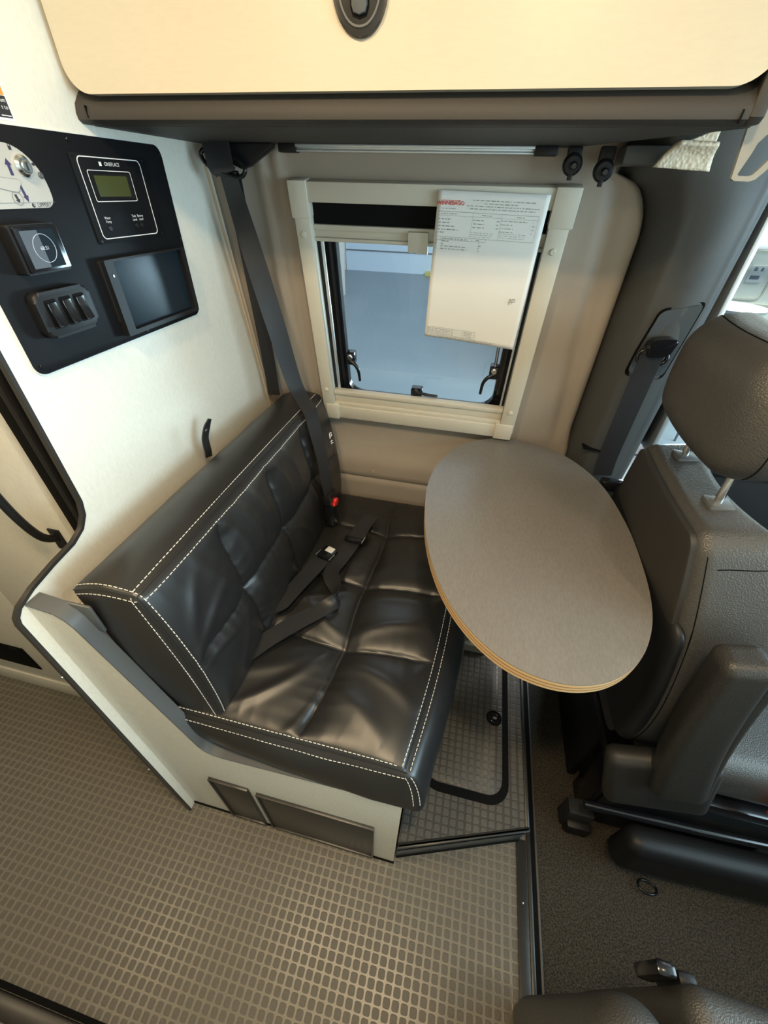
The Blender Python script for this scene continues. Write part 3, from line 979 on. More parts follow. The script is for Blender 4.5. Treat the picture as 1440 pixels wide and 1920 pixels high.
# white printed mark low on the belt side of the cushion
for i, ln in enumerate(([(0.0, 0.0), (0.0, 0.012), (0.008, 0.016), (0.018, 0.012)], [(0.004, 0.005), (0.014, 0.003), (0.018, 0.008)], [(0.000, -0.012), (0.008, -0.010), (0.016, -0.014)], [(0.001, -0.018), (0.010, -0.018), (0.016, -0.021)])):
    tube('printed_mark', [(-0.398 - 0.13 * a[1], 1.040 + a[0] * 0.9, 0.895 + a[1]) for a in ln], 0.0017, 'ink_white', mk, k=1, seg=5)

lap = root('lap_belt', 'long black lap belt lying folded across the bench cushion with its adjuster', 'seat belt', 'lap belt halves on the bench cushion')
Z0 = 0.664
ribbon('webbing', [(-0.405, 0.43, Z0 - 0.006), (-0.370, 0.475, Z0 + 0.002), (-0.325, 0.535, Z0), (-0.275, 0.590, Z0 + 0.001), (-0.252, 0.622, Z0 + 0.006), (-0.266, 0.655, Z0 + 0.013), (-0.292, 0.70, Z0 + 0.012), (-0.286, 0.760, Z0 + 0.006), (-0.276, 0.815, Z0 + 0.004), (-0.268, 0.86, Z0 + 0.005)],
       [(-0.7, 0.7, 0), (-0.7, 0.7, 0), (-0.72, 0.7, 0), (-0.75, 0.5, 0.1), (-0.3, 0.25, 0.8), (0.6, 0.3, 0.5), (0.95, 0.2, 0.2), (1, 0.0, 0), (1, -0.1, 0), (1, -0.1, 0)], 'web', lap, w0=0.046)
ribbon('webbing_end', [(-0.268, 0.850, Z0 + 0.006), (-0.262, 0.90, Z0 + 0.011), (-0.252, 0.95, Z0 + 0.006), (-0.244, 0.975, Z0 + 0.001)], [(1, -0.12, 0)] * 4, 'web', lap, w0=0.046)
ribbon('folded_tail', [(-0.262, 0.838, Z0 + 0.010), (-0.256, 0.90, Z0 + 0.017), (-0.244, 0.965, Z0 + 0.012)], [(1, -0.12, 0)] * 3, 'web', lap, w0=0.044)
ad = box('adjuster', -0.028, 0.028, -0.011, 0.011, -0.002, 0.005, 'black_gloss', lap, 0.002, mtx=Matrix.Translation((-0.270, 0.842, Z0 + 0.012)) @ Matrix.Rotation(-0.1, 4, 'Z'))
tube('adjuster_bar', [(-0.242, 0.828, Z0 + 0.016), (-0.238, 0.856, Z0 + 0.016)], 0.0022, 'chrome', lap, k=1)
lap2 = root('lap_belt', 'short black lap belt with a silver buckle end lying left of the long one', 'seat belt', 'lap belt halves on the bench cushion')
ribbon('webbing', [(-0.412, 0.525, Z0 - 0.012), (-0.385, 0.57, Z0 + 0.008), (-0.362, 0.63, Z0 + 0.018), (-0.348, 0.69, Z0 + 0.014), (-0.336, 0.745, Z0 + 0.008)], [(-0.6, 0.5, 0.2), (0.9, -0.3, 0.1), (0.95, -0.3, 0.1), (1, -0.25, 0), (1, -0.25, 0)], 'web', lap2, w0=0.048)
Mbk = Matrix.Translation((-0.328, 0.768, Z0 + 0.008)) @ Matrix.Rotation(-0.32, 4, 'Z')
box('buckle', -0.022, 0.022, -0.022, 0.024, -0.005, 0.008, 'black_gloss', lap2, 0.003, mtx=Mbk)
box('buckle_release', -0.010, 0.014, 0.002, 0.022, 0.0078, 0.0105, 'white_plastic', lap2, 0.001, mtx=Mbk)
tube('buckle_edge', [tuple(Mbk @ Vector((-0.023, -0.024, 0.006))), tuple(Mbk @ Vector((-0.023, 0.0, 0.006)))], 0.0018, 'chrome', lap2, k=1)
tube('buckle_edge', [tuple(Mbk @ Vector((0.023, -0.022, 0.006))), tuple(Mbk @ Vector((0.023, 0.004, 0.006)))], 0.0018, 'chrome', lap2, k=1)

# ================================================================== TABLE
tb = root('dining_table', 'egg-shaped grey laminate table with a plywood edge by the window', 'table')
tpts = [(0.1, 1.131), (0.200, 1.128), (0.295, 1.075), (0.366, 0.957), (0.394, 0.802), (0.396, 0.665), (0.387, 0.566), (0.367, 0.493), (0.333, 0.431), (0.284, 0.387), (0.228, 0.366), (0.172, 0.366), (0.117, 0.385), (0.064, 0.427), (0.020, 0.484), (-0.016, 0.558), (-0.044, 0.650), (-0.060, 0.748), (-0.066, 0.846), (-0.049, 0.955), (0.005, 1.068)]
q = [Vector((x, y, 0)) for x, y in tpts]
q = q[-1:] + q + q[:2]
tp = [(v.x, v.y) for v in catmull(q, 6)[6:-7]]
TT = 0.92
prism('laminate_top', tp, 'z', TT - 0.0015, TT, 'table', tb)
prism('plywood_edge', tp, 'z', TT - 0.0235, TT - 0.0015, 'ply', tb, 0.001)
def ring3(zc, nm):
    c = Vector((0.17, 0.74))
    o1 = [tuple(c + (Vector(p) - c) * 1.0012) for p in tp]
    i1 = [tuple(c + (Vector(p) - c) * 0.990) for p in tp]
    ring_prism(nm, o1, i1, 'z', zc - 0.0011, zc + 0.0011, 'ply_dark', tb)
ring3(TT - 0.0085, 'glue_line')
ring3(TT - 0.0160, 'glue_line')
ped = disc('pedestal', (0.165, 0.98, (HP + TT) / 2 - 0.012), (0, 0, 1), 0.030, TT - HP - 0.026, 'alu', tb, 32)
ft = prism('pedestal_foot', rrect(0.085, 0.235, 0.915, 1.06, 0.03), 'z', HP + 0.004, HP + 0.045, 'bracket', tb, 0.006)
disc('foot_bolt', (0.148, 0.925, HP + 0.046), (0, 0, 1), 0.004, 0.003, 'chrome', ft, 12)
box('support_plate', 0.08, 0.25, 0.85, 1.05, TT - 0.032, TT - 0.0237, 'black', tb, 0.002)

# ================================================================== NOTICE ON THE WINDOW
nt_ = empty('price_sheet', (0, 1.017, 1.54), 'white printed sheet of paper taped over the top right of the window', 'paper', rot=(TA, 0, 0))
PW0 = -0.0205
def ppt(u, v, off=0.0):
    """u 0..1 across, v 0..1 down the sheet"""
    xl = -0.122 + (-0.134 + 0.122) * v
    xr = 0.091 + (0.086 - 0.091) * v
    zt_, zb_ = 1.5045 - 0.003 * u, 1.215 - 0.0075 * u
    z = zt_ + (zb_ - zt_) * v
    y = PW0 - 0.003 * sin(v * pi) + 0.004 * max(0, v - 0.2) + 0.004 * cos(u * 2.4 + 0.5) * v
    # the lower right corner lifts away from the frame
    y -= 0.016 * max(0, v - 0.35) ** 1.5 * u ** 2
    return Vector((xl + (xr - xl) * u, y - off, sz(z)))
vs, fs = [], []
NU, NV = 24, 30
for j in range(NV + 1):
    for i in range(NU + 1):
        vs.append(ppt(i / NU, j / NV))
for j in range(NV):
    for i in range(NU):
        a = j * (NU + 1) + i
        fs.append((a, a + 1, a + NU + 2, a + NU + 1))
sh = raw('sheet', vs, fs, 'paper', nt_, True)
md = sh.modifiers.new('thick', 'SOLIDIFY')
md.thickness = 0.0003
md.offset = -1 if False else 1
def on_sheet(name, quads, m):
    V, F = [], []
    for (u0, v0, u1, v1) in quads:
        k = max(1, int(abs(u1 - u0) / 0.05))
        kv = max(1, int(abs(v1 - v0) / 0.05))
        for i in range(k):
            for j in range(kv):
                a, b = u0 + (u1 - u0) * i / k, u0 + (u1 - u0) * (i + 1) / k
                c, dd = v0 + (v1 - v0) * j / kv, v0 + (v1 - v0) * (j + 1) / kv
                n = len(V)
                V += [ppt(a, c, 0.0007), ppt(b, c, 0.0007), ppt(b, dd, 0.0007), ppt(a, dd, 0.0007)]
                F.append((n, n + 1, n + 2, n + 3))
    return raw(name, V, F, m, nt_)
rg = random.Random(3)
def words(u0, u1, v, h=0.0052):
    out = []
    u = u0
    while u < u1 - 0.01:
        w = rg.uniform(0.012, 0.045)
        w = min(w, u1 - u)
        # a word = a few letter-wide ticks
        k = max(1, int(w / 0.008))
        for i in range(k):
            out.append((u + i * 0.008, v + rg.uniform(0, 0.001), u + i * 0.008 + 0.0052, v + h))
        u += w + 0.008
    return out
TXT = []
for v, a, b in ((0.042, 0.33, 0.90), (0.058, 0.44, 0.74), (0.073, 0.28, 0.95), (0.088, 0.31, 0.92)):
    TXT += words(a, b, v)
TXT += words(0.05, 0.20, 0.094, 0.004)
for k, v in enumerate((0.152, 0.172, 0.192, 0.212, 0.230)):
    TXT += words(0.03, (0.16, 0.15, 0.20, 0.24, 0.10)[k], v, 0.006)
for v in (0.150, 0.171, 0.191):
    TXT += words(0.36, 0.47, v, 0.005) + words(0.575, 0.60, v, 0.005)
for v in (0.222, 0.234, 0.246):
    TXT += words(0.345, 0.56, v, 0.003) + words(0.62, 0.86, v - 0.004, 0.003)
for v in (0.145, 0.166, 0.187, 0.207):
    TXT += words(0.615, 0.74, v, 0.005) + words(0.90, 0.93, v, 0.005)
TXT += words(0.73, 0.86, 0.145, 0.005)
TXT += words(0.05, 0.22, 0.122, 0.005) + words(0.43, 0.52, 0.122, 0.005) + words(0.75, 0.83, 0.122, 0.005)
TXT += words(0.06, 0.34, 0.266, 0.006) + words(0.41, 0.46, 0.266, 0.006)
for k, v in enumerate((0.282, 0.298, 0.313, 0.329)):
    TXT += words(0.015, 0.035, v, 0.006) + words(0.075, (0.15, 0.10, 0.33, 0.34)[k], v, 0.006) + words(0.44, 0.47, v, 0.006)
for v in (0.917, 0.929, 0.941, 0.955):
    TXT += words(0.03, 0.33, v, 0.005) + words(0.44, 0.53, v, 0.005)
TXT += words(0.14, 0.80, 0.972, 0.004) + words(0.17, 0.78, 0.984, 0.004)
on_sheet('printed_text', TXT, 'ink_grey')
LN = []
t_ = 0.0016
def rect(u0, v0, u1, v1):
    return [(u0, v0, u1, v0 + t_), (u0, v1, u1, v1 + t_), (u0, v0, u0 + t_, v1), (u1, v0, u1 + t_, v1)]
LN += rect(0.02, 0.112, 0.94, 0.258) + [(0.02, 0.134, 0.94, 0.135), (0.345, 0.112, 0.3465, 0.258), (0.61, 0.112, 0.6115, 0.258)]
LN += rect(0.02, 0.258, 0.50, 0.276) + [(0.37, 0.258, 0.3715, 0.276)]
LN += rect(0.02, 0.908, 0.56, 0.965) + [(0.02, 0.922, 0.56, 0.923), (0.02, 0.936, 0.56, 0.937), (0.02, 0.950, 0.56, 0.951), (0.42, 0.908, 0.4215, 0.965)]
on_sheet('ruled_lines', LN[:-8], 'ink_grey')
on_sheet('ruled_total_box', LN[-8:], 'ink_grey')
def txt_on_sheet(name, s, u, v, size, m, bold=0.0):
    p = ppt(u, v, 0.0008)
    mt = Matrix.Translation(p) @ Matrix.Rotation(pi / 2, 4, 'X')
    return text(name, s, size, mt, m, nt_)
txt_on_sheet('logo', 'WINNEBAGO', 0.125, 0.066, 0.0088, 'ink_red')
txt_on_sheet('logo', 'WINNEBAGO', 0.127, 0.067, 0.0088, 'ink_red')
on_sheet('logo_bar', [(0.045, 0.050, 0.215, 0.053)], 'ink_red')
tube('handwriting', [ppt(0.853, 0.665, 0.001), ppt(0.843, 0.655, 0.001), ppt(0.845, 0.640, 0.001), ppt(0.850, 0.624, 0.001), ppt(0.862, 0.628, 0.001), ppt(0.858, 0.645, 0.001), ppt(0.846, 0.648, 0.001)], 0.0005, 'ink_grey', nt_, seg=5)
tube('handwriting', [ppt(0.872, 0.660, 0.001), ppt(0.874, 0.640, 0.001), ppt(0.878, 0.622, 0.001), ppt(0.900, 0.625, 0.001), ppt(0.898, 0.640, 0.001), ppt(0.876, 0.644, 0.001)], 0.0005, 'ink_grey', nt_, seg=5)
for u in (0.02, 0.98):
    pass

# ================================================================== OVERHEAD CABINET
cab = root('overhead_cabinet', 'cream overhead cabinet with a dark textured lower edge above the window', 'cabinet')
XC0, XC1 = XP + 0.001, 0.262
boxes('body', [(XC0, XC1, 0.735, 0.955, 1.575, 1.949), (XC0, XC1, 0.727, 0.735, 1.60, 1.949)], 'fascia', cab)
# lower fascia: rounded lip seen from the front, flat underside behind
prof = [(0.735, 1.580), (0.735, 1.566), (0.712, 1.566), (0.706, 1.570), (0.705, 1.577), (0.709, 1.588), (0.722, 1.601), (0.735, 1.605)]
prism('lower_fascia', prof, 'x', XC0, XC1 - 0.004, 'fascia', cab)
prism('end_fascia', [(0.735, 1.566), (0.712, 1.566), (0.705, 1.572), (0.705, 1.70), (0.725, 1.949), (0.735, 1.949)], 'x', XC1 - 0.004, XC1 + 0.012, 'fascia', cab, 0.003)
prism('mitre_joint', [(0.7040, 1.578), (0.7045, 1.5665), (0.708, 1.5665), (0.709, 1.579)], 'x', 0.2485, 0.2502, 'rubber', cab)
prism('mitre_joint', [(0.7040, 1.585), (0.7045, 1.572), (0.708, 1.572), (0.709, 1.585)], 'x', XC0 + 0.018, XC0 + 0.0195, 'rubber', cab)
bot = raw('underside', [(XC0, 0.735, 1.5655), (XC1 + 0.012, 0.735, 1.5655), (0.10, 1.045, 1.5655), (XC0, 1.045, 1.5655), (XC0, 0.735, 1.578), (XC1 + 0.012, 0.735, 1.578), (0.10, 1.045, 1.578), (XC0, 1.045, 1.578)],
          [(0, 3, 2, 1), (4, 5, 6, 7), (0, 1, 5, 4), (1, 2, 6, 5), (2, 3, 7, 6), (3, 0, 4, 7)], 'fascia', cab)
prism('end_wedge', [(0.10, 1.045), (XC1 + 0.012, 0.735), (XC1 + 0.012, 0.80), (0.24, 1.02), (0.20, 1.045)], 'z', 1.578, 1.60, 'fascia_light', cab)
dr = prism('door', rrect(XC0 + 0.007, XC1 + 0.001, 1.5955, 1.945, (0.03, 0.03, 0.032, 0.036), 10), 'y', 0.700, 0.7195, 'door_cream', cab, 0.0012)
lt = empty('latch', (0, 0, 0))
lt.parent = dr
def oval(cx, cz, a, b, n=40, p=2.2):
    out = []
    for i in range(n):
        t = 2 * pi * i / n
        c, s = cos(t), sin(t)
        out.append((cx + a * math.copysign(abs(c) ** (2 / p), c), cz + b * math.copysign(abs(s) ** (2 / p), s)))
    return out
LX, LZ = -0.193, 1.687
prism('latch_plate', oval(LX, LZ, 0.034, 0.049), 'y', 0.6955, 0.701, 'trim_dark', lt, 0.002)
ring_prism('latch_rim', oval(LX, LZ, 0.0270, 0.041), oval(LX, LZ, 0.0250, 0.039), 'y', 0.6935, 0.6975, 'trim_grey', lt)
lv = [(-0.010, 0.0), (-0.0095, -0.024), (-0.007, -0.030), (0, -0.032), (0.007, -0.030), (0.0095, -0.024), (0.010, 0.0), (0.020, 0.016), (0.020, 0.03), (-0.020, 0.03), (-0.020, 0.016)]
prism('latch_lever', [(LX + a, LZ + b) for a, b in lv], 'y', 0.6905, 0.6965, 'trim_grey', lt, 0.0015)
ring_prism('lever_gap', [(LX + a * 1.18, LZ + b * 1.08) for a, b in lv], [(LX + a * 1.0, LZ + b * 1.0) for a, b in lv], 'y', 0.6945, 0.6965, 'rubber', lt)

# light bar under the cabinet
lb = root('light_bar', 'slim aluminium light channel fixed under the cabinet above the window', 'light')
boxes('channel', [(-0.414, 0.052, 0.996, 1.004, 1.5535, 1.557), (-0.414, 0.052, 1.000, 1.012, 1.557, 1.565), (-0.414, 0.052, 0.992, 1.000, 1.5605, 1.565)], 'alu', lb, 0.0008)
box('end_cap', -0.446, -0.410, 0.990, 1.014, 1.552, 1.5654, 'black', lb, 0.002)
box('end_cap', 0.045, 0.085, 0.990, 1.014, 1.552, 1.5654, 'black', lb, 0.002)
# round fixing knobs
for i, (x, y, z, l) in enumerate(((0.114, 0.992, 1.541, 'left round black suction knob under the cabinet end'), (0.166, 0.978, 1.533, 'right round black suction knob, nearer the beige trim'))):
    k_ = root('suction_knob', l, 'knob', 'black knobs beside the light channel')
    disc('cup', (x, y, z), (0, -1, -0.15), 0.0165, 0.012, 'black', k_, 28, 0.004)
    disc('stud', (x + 0.002, y - 0.008, z - 0.002), (0, -1, -0.15), 0.006, 0.008, 'black_gloss', k_, 16, 0.002)
    box('clip', x - 0.012, x + 0.012, y, y + 0.014, z + 0.010, 1.5650, 'black', k_, 0.002)
    box('tab', x - 0.004, x + 0.004, y - 0.004, y + 0.002, z - 0.022, z - 0.010, 'black', k_, 0.001)
# dark moulding running from the knobs to the beige trim
box('rail_cover', 0.188, 0.262, 0.955, 1.02, 1.540, 1.5650, 'pillar', None, 0.004)
tag(bpy.data.objects['rail_cover'], 'charcoal moulding under the right end of the overhead cabinet', 'moulding')
bt = root('headliner_trim', 'crinkled beige trim end sticking out under the cabinet corner', 'trim piece')
def quadpatch(name, c00, c10, c11, c01, bulge, m, parent, n=12, th=0.004):
    c = [Vector(v) for v in (c00, c10, c11, c01)]
    nr = (c[1] - c[0]).cross(c[3] - c[0]).normalized()
    V, F = [], []
    for j in range(n + 1):
        for i in range(n + 1):
            u, v = i / n, j / n
            p = c[0] * (1 - u) * (1 - v) + c[1] * u * (1 - v) + c[2] * u * v + c[3] * (1 - u) * v
            V.append(p + nr * bulge * sin(pi * v) + nr * 0.001 * noise.noise(p * 60))
    for j in range(n):
        for i in range(n):
            a = j * (n + 1) + i
            F.append((a, a + 1, a + n + 2, a + n + 1))
    o = raw(name, V, F, m, parent, True)
    md = o.modifiers.new('t', 'SOLIDIFY')
    md.thickness = th
    return o
quadpatch('lower_flap', (0.232, 0.930, 1.537), (0.318, 0.935, 1.533), (0.312, 0.920, 1.562), (0.256, 0.915, 1.5635), -0.006, 'beige_leather', bt, th=0.006)
quadpatch('upper_flap', (0.258, 0.925, 1.5640), (0.309, 0.930, 1.562), (0.308, 0.925, 1.582), (0.300, 0.925, 1.579), 0.0, 'beige_leather', bt, th=0.006)
# slotted bracket
br = root('slotted_bracket', 'flat cream bracket with a long slot hanging beside the cabinet end', 'bracket')
c1 = [(0.2790, 1.5195), (0.2830, 1.5175), (0.3000, 1.5170), (0.3060, 1.5190), (0.3120, 1.526), (0.345, 1.575), (0.375, 1.70), (0.315, 1.70), (0.283, 1.606), (0.2700, 1.585), (0.2725, 1.572)]
outl = c1
inn = [(0.2840, 1.5240), (0.2855, 1.5225), (0.2970, 1.5222), (0.3005, 1.5235), (0.3040, 1.5275), (0.331, 1.568), (0.338, 1.60), (0.322, 1.604), (0.306, 1.572), (0.291, 1.5525), (0.2895, 1.5440)]
ring_prism('plate', outl, inn, 'y', 0.738, 0.744, 'bracket', br)
box('mount', 0.30, 0.36, 0.745, 0.80, 1.64, 1.949, 'bracket', br, 0.002)

# ================================================================== CONTROL PANEL ON THE PARTITION
cp = root('control_panel', 'black control panel with displays and switches screwed to the cream partition', 'control panel')
X = XP
prism('plate', rrect(0.459, 0.876, 1.270, 1.553, 0.016), 'x', X, X + 0.004, 'plate', cp, 0.0008)
prism('plate_backing', rrect(0.458, 0.8775, 1.2675, 1.5545, 0.017), 'x', X, X + 0.0018, 'white_plastic', cp)
for y, z in ((0.668, 1.546), (0.868, 1.540), (0.870, 1.412), (0.470, 1.282), (0.700, 1.277)):
    disc('screw', (X + 0.0045, y, z), (1, 0, 0), 0.0030, 0.002, 'black_gloss', cp, 12, 0.0006)
def YZ(y, z, x):                 # text transform: reads along +y, up +z, faces +x
    return Matrix(((0, 0, 1, x), (1, 0, 0, y), (0, 1, 0, z), (0, 0, 0, 1)))
# keypad with the lock
kp = empty('bed_lift_keypad', (0, 0, 0)); kp.parent = cp
kpoly = rrect(0.47, 0.6035, 1.4685, 1.5355, (0.046, 0.018, 0.018, 0.014), 10)
prism('keypad_label', kpoly, 'x', X + 0.004, X + 0.0052, 'silver_label', kp)
kx = X + 0.0052
disc('key_lock', (kx + 0.003, 0.5755, 1.5130), (1, 0, 0), 0.0118, 0.006, 'chrome', kp, 32, 0.003)
disc('key_lock_core', (kx + 0.0063, 0.5762, 1.5125), (1, 0, 0), 0.0066, 0.002, 'steel', kp, 24, 0.001)
box('key_slot', kx + 0.007, kx + 0.0080, 0.5750, 0.5772, 1.508, 1.517, 'ink', kp)
disc('keypad_screw', (kx + 0.001, 0.598, 1.504), (1, 0, 0), 0.0038, 0.002, 'trim_grey', kp, 16, 0.001)
def flat(name, poly, m, parent, x=kx, th=0.0004):
    return prism(name, poly, 'x', x, x + th, m, parent)
def arrow(y, z, dy, dz, w):
    L = sqrt(dy * dy + dz * dz)
    u = (dy / L, dz / L)
    n = (-u[1], u[0])
    P = lambda a, b: (y + u[0] * a + n[0] * b, z + u[1] * a + n[1] * b)
    return [P(0, -w), P(L * 0.62, -w), P(L * 0.62, -2.2 * w), P(L, 0), P(L * 0.62, 2.2 * w), P(L * 0.62, w), P(0, w)]
flat('arrow', arrow(0.556, 1.503, 0.0, 0.017, 0.0020), 'ink_navy', kp)
flat('arrow', arrow(0.560, 1.493, 0.003, -0.018, 0.0018), 'ink_navy', kp)
flat('bed_icon', [(0.530, 1.502), (0.560, 1.4995), (0.5645, 1.4965), (0.556, 1.486), (0.552, 1.4845), (0.525, 1.490)], 'ink_grey', kp, kx, 0.0003)
flat('bed_icon', [(0.531, 1.5012), (0.560, 1.4988), (0.5635, 1.4963), (0.5555, 1.4872), (0.552, 1.4855), (0.527, 1.4905)], 'silver_label', kp, kx + 0.0001, 0.0005)
torus('button_ring', (kx + 0.0004, 0.549, 1.4795), (1, 0, 0), 0.0072, 0.0003, 'ink_grey', kp)
flat('arrow', arrow(0.5475, 1.4835, 0.0015, -0.009, 0.0016), 'ink', kp)
torus('button_ring', (kx + 0.0004, 0.530, 1.5205), (1, 0, 0), 0.0072, 0.0003, 'ink_grey', kp)
flat('label_line', [(0.47, 1.4745), (0.6035, 1.4745), (0.6035, 1.4750), (0.47, 1.4750)], 'ink_grey', kp)
flat('lock_mark', [(0.566, 1.5285), (0.570, 1.5285), (0.570, 1.5325), (0.566, 1.5325)], 'ink', kp)
torus('lock_mark', (kx + 0.0003, 0.568, 1.5333), (1, 0, 0), 0.0014, 0.0003, 'ink', kp, seg=16)
flat('lock_mark', [(0.5915, 1.5140), (0.595, 1.5140), (0.595, 1.5170), (0.5915, 1.5170)], 'ink', kp)
flat('lock_mark', [(0.5880, 1.5152), (0.5915, 1.5152), (0.5915, 1.5157), (0.5880, 1.5157)], 'ink', kp)
text('logo_text', 'LIPPERT', 0.0066, YZ(0.5855, 1.4715, kx + 0.0003), 'ink', kp)
disc('logo_mark', (kx + 0.0002, 0.5680, 1.4715), (1, 0, 0), 0.0024, 0.0004, 'ink', kp, 20)
flat('logo_mark', [(0.5675, 1.4728), (0.5690, 1.4702), (0.5696, 1.4708), (0.5685, 1.4730)], 'silver_label', kp, kx + 0.0004)
# tank monitor
tm = empty('tank_monitor', (0, 0, 0)); tm.parent = cp
prism('monitor_plate', rrect(0.658, 0.826, 1.4185, 1.5335, 0.003), 'x', X + 0.004, X + 0.0060, 'plate', tm, 0.0005)
for y, z in ((0.6635, 1.5295), (0.813, 1.529), (0.816, 1.4235), (0.664, 1.4225)):
    disc('monitor_screw', (X + 0.0066, y, z), (1, 0, 0), 0.0022, 0.001, 'black_gloss', tm, 12, 0.0004)
ring_prism('outline', rrect(0.6695, 0.8065, 1.4245, 1.5290, 0.008), rrect(0.6708, 0.8052, 1.4258, 1.5277, 0.007), 'x', X + 0.006, X + 0.0063, 'ink_white', tm)
ring_prism('outline', rrect(0.6820, 0.7755, 1.4735, 1.5130, 0.003), rrect(0.6829, 0.7746, 1.4744, 1.5121, 0.0024), 'x', X + 0.006, X + 0.0063, 'ink_white', tm)
prism('display_bezel', rrect(0.686, 0.771, 1.4770, 1.5095, 0.001), 'x', X + 0.006, X + 0.0064, 'black_gloss', tm)
prism('display', rrect(0.692, 0.763, 1.4800, 1.5065, 0.001), 'x', X + 0.0064, X + 0.0068, 'lcd', tm)
text('brand_text', 'ONEPLACE', 0.0066, YZ(0.739, 1.5208, X + 0.0063), 'ink_white', tm)
prism('brand_mark', rrect(0.7115, 0.7165, 1.5183, 1.5233, 0.0005), 'x', X + 0.006, X + 0.0063, 'ink_white', tm)
for s, y, z in (('Water', 0.692, 1.4525), ('Pump', 0.6925, 1.4475), ('Tank', 0.7540, 1.4530), ('Level', 0.7545, 1.4480), ('Battery', 0.7700, 1.4530), ('Level', 0.7705, 1.4480)):
    text('button_text', s, 0.0050, YZ(y, z, X + 0.0063), 'ink_white', tm)
for y, z in ((0.691, 1.4385), (0.7545, 1.4395), (0.7675, 1.4395)):
    disc('push_button', (X + 0.0066, y, z), (1, 0, 0), 0.0040, 0.0016, 'black_gloss', tm, 20, 0.0006)
# thermostat
th = empty('touch_controller', (0, 0, 0)); th.parent = cp
prism('controller_body', rrect(0.500, 0.573, 1.3965, 1.4530, 0.003), 'x', X + 0.004, X + 0.022, 'black', th, 0.002)
prism('controller_face', rrect(0.504, 0.570, 1.3990, 1.4510, 0.002), 'x', X + 0.022, X + 0.026, 'black_gloss', th, 0.001)
prism('controller_screen', rrect(0.511, 0.562, 1.4030, 1.4470, 0.001), 'x', X + 0.026, X + 0.0263, 'screen', th)
prism('screen_reflection_half', rrect(0.511, 0.537, 1.4035, 1.4465, 0.001), 'x', X + 0.0263, X + 0.0264, 'screen_glare', th)
torus('screen_ring', (X + 0.0266, 0.5385, 1.4255), (1, 0, 0), 0.0165, 0.0003, 'screen_ring', th)
text('screen_digits', '68:31', 0.0062, YZ(0.5385, 1.4255, X + 0.0266), 'screen_ring', th)
# rocker switches
sw = empty('switch_block', (0, 0, 0)); sw.parent = cp
prism('switch_housing', rrect(0.492, 0.588, 1.3145, 1.3755, 0.012), 'x', X + 0.004, X + 0.020, 'black', sw, 0.0045, 3)
for i, y in enumerate((0.5150, 0.5405, 0.5655)):
    z = 1.3460
    prism('switch_bezel', rrect(y - 0.0095, y + 0.0095, z - 0.0190, z + 0.0190, 0.002), 'x', X + 0.020, X + 0.0207, 'rubber', sw)
    # rocker: profile in (x, z) swept across y
    prof = [(X + 0.0205, z + 0.016), (X + 0.0235, z + 0.015), (X + 0.0240, z + 0.004), (X + 0.0262, z - 0.006), (X + 0.0295, z - 0.0145), (X + 0.0270, z - 0.0165), (X + 0.0205, z - 0.016)]
    prism('rocker', prof, 'y', y - 0.0072, y + 0.0072, 'black_gloss', sw, 0.001)
# recessed monitor
mo = empty('tablet_holder', (0, 0, 0)); mo.parent = cp
ring_prism('holder_frame', rrect(0.640, 0.856, 1.2815, 1.3990, 0.003), rrect(0.6590, 0.8440, 1.2890, 1.3955, 0.002), 'x', X + 0.0035, X + 0.018, 'black', mo)
prism('holder_clip', rrect(0.636, 0.649, 1.305, 1.397, 0.002), 'x', X + 0.004, X + 0.010, 'black', mo, 0.001)
disc('holder_screw', (X + 0.0185, 0.650, 1.376), (1, 0, 0), 0.0018, 0.001, 'chrome', mo, 10)
prism('tablet_screen', rrect(0.6595, 0.8435, 1.2895, 1.3950, 0.001), 'x', X + 0.0035, X + 0.0085, 'screen', mo)

ws = root('warning_sticker', 'black and orange warning sticker on the partition above the control panel', 'sticker')
prism('sticker_backing', rrect(0.506, 0.598, 1.5575, 1.62, 0.001), 'x', X, X + 0.0004, 'ink_white', ws)
prism('sticker_black_field', rrect(0.508, 0.5955, 1.560, 1.5805, 0.0005), 'x', X + 0.0004, X + 0.0006, 'ink', ws)
prism('sticker_orange_field', rrect(0.508, 0.5955, 1.581, 1.592, 0.0005), 'x', X + 0.0004, X + 0.0006, 'ink_orange', ws)
text('sticker_text', 'um', 0.0058, YZ(0.594, 1.5765, X + 0.0007), 'ink_white', ws, 'RIGHT')
text('sticker_text', 's to', 0.0058, YZ(0.594, 1.5700, X + 0.0007), 'ink_white', ws, 'RIGHT')
prism('sticker_line', [(0.581, 1.5615), (0.594, 1.5615), (0.594, 1.5625), (0.581, 1.5625)], 'x', X + 0.0006, X + 0.0008, 'ink_white', ws)

# ================================================================== PANTRY / FRIDGE LEFT OF THE PARTITION
fr = root('tall_cabinet', 'cream tall cabinet with a black bow handle left of the partition', 'cabinet')
YF = 0.450
box('carcass', -2.29, XP - 0.013, YF + 0.02, 1.12, 0.10, 1.949, 'cream', fr)
box('black_channel', -0.760, XP - 0.013, YF + 0.012, YF + 0.021, 0.30, 1.949, 'blind', fr)
box('edge_strip', XP - 0.0130, XP - 0.0095, YF - 0.018, YF + 0.012, 0.30, 1.949, 'cream', fr, 0.001)
box('channel_post', -0.700, -0.688, YF - 0.010, YF + 0.012, 0.30, 1.949, 'black', fr, 0.002)
fd = box('door', -1.140, -0.757, YF, YF + 0.018, 0.13, 1.93, 'cream', fr, 0.001)
h1 = tube('handle', [(-0.792, YF - 0.001, 0.915), (-0.793, YF - 0.028, 0.945), (-0.795, YF - 0.045, 1.03), (-0.796, YF - 0.050, 1.15), (-0.795, YF - 0.045, 1.27), (-0.793, YF - 0.028, 1.355), (-0.792, YF - 0.001, 1.385)], 0.0080, 'black', fd)
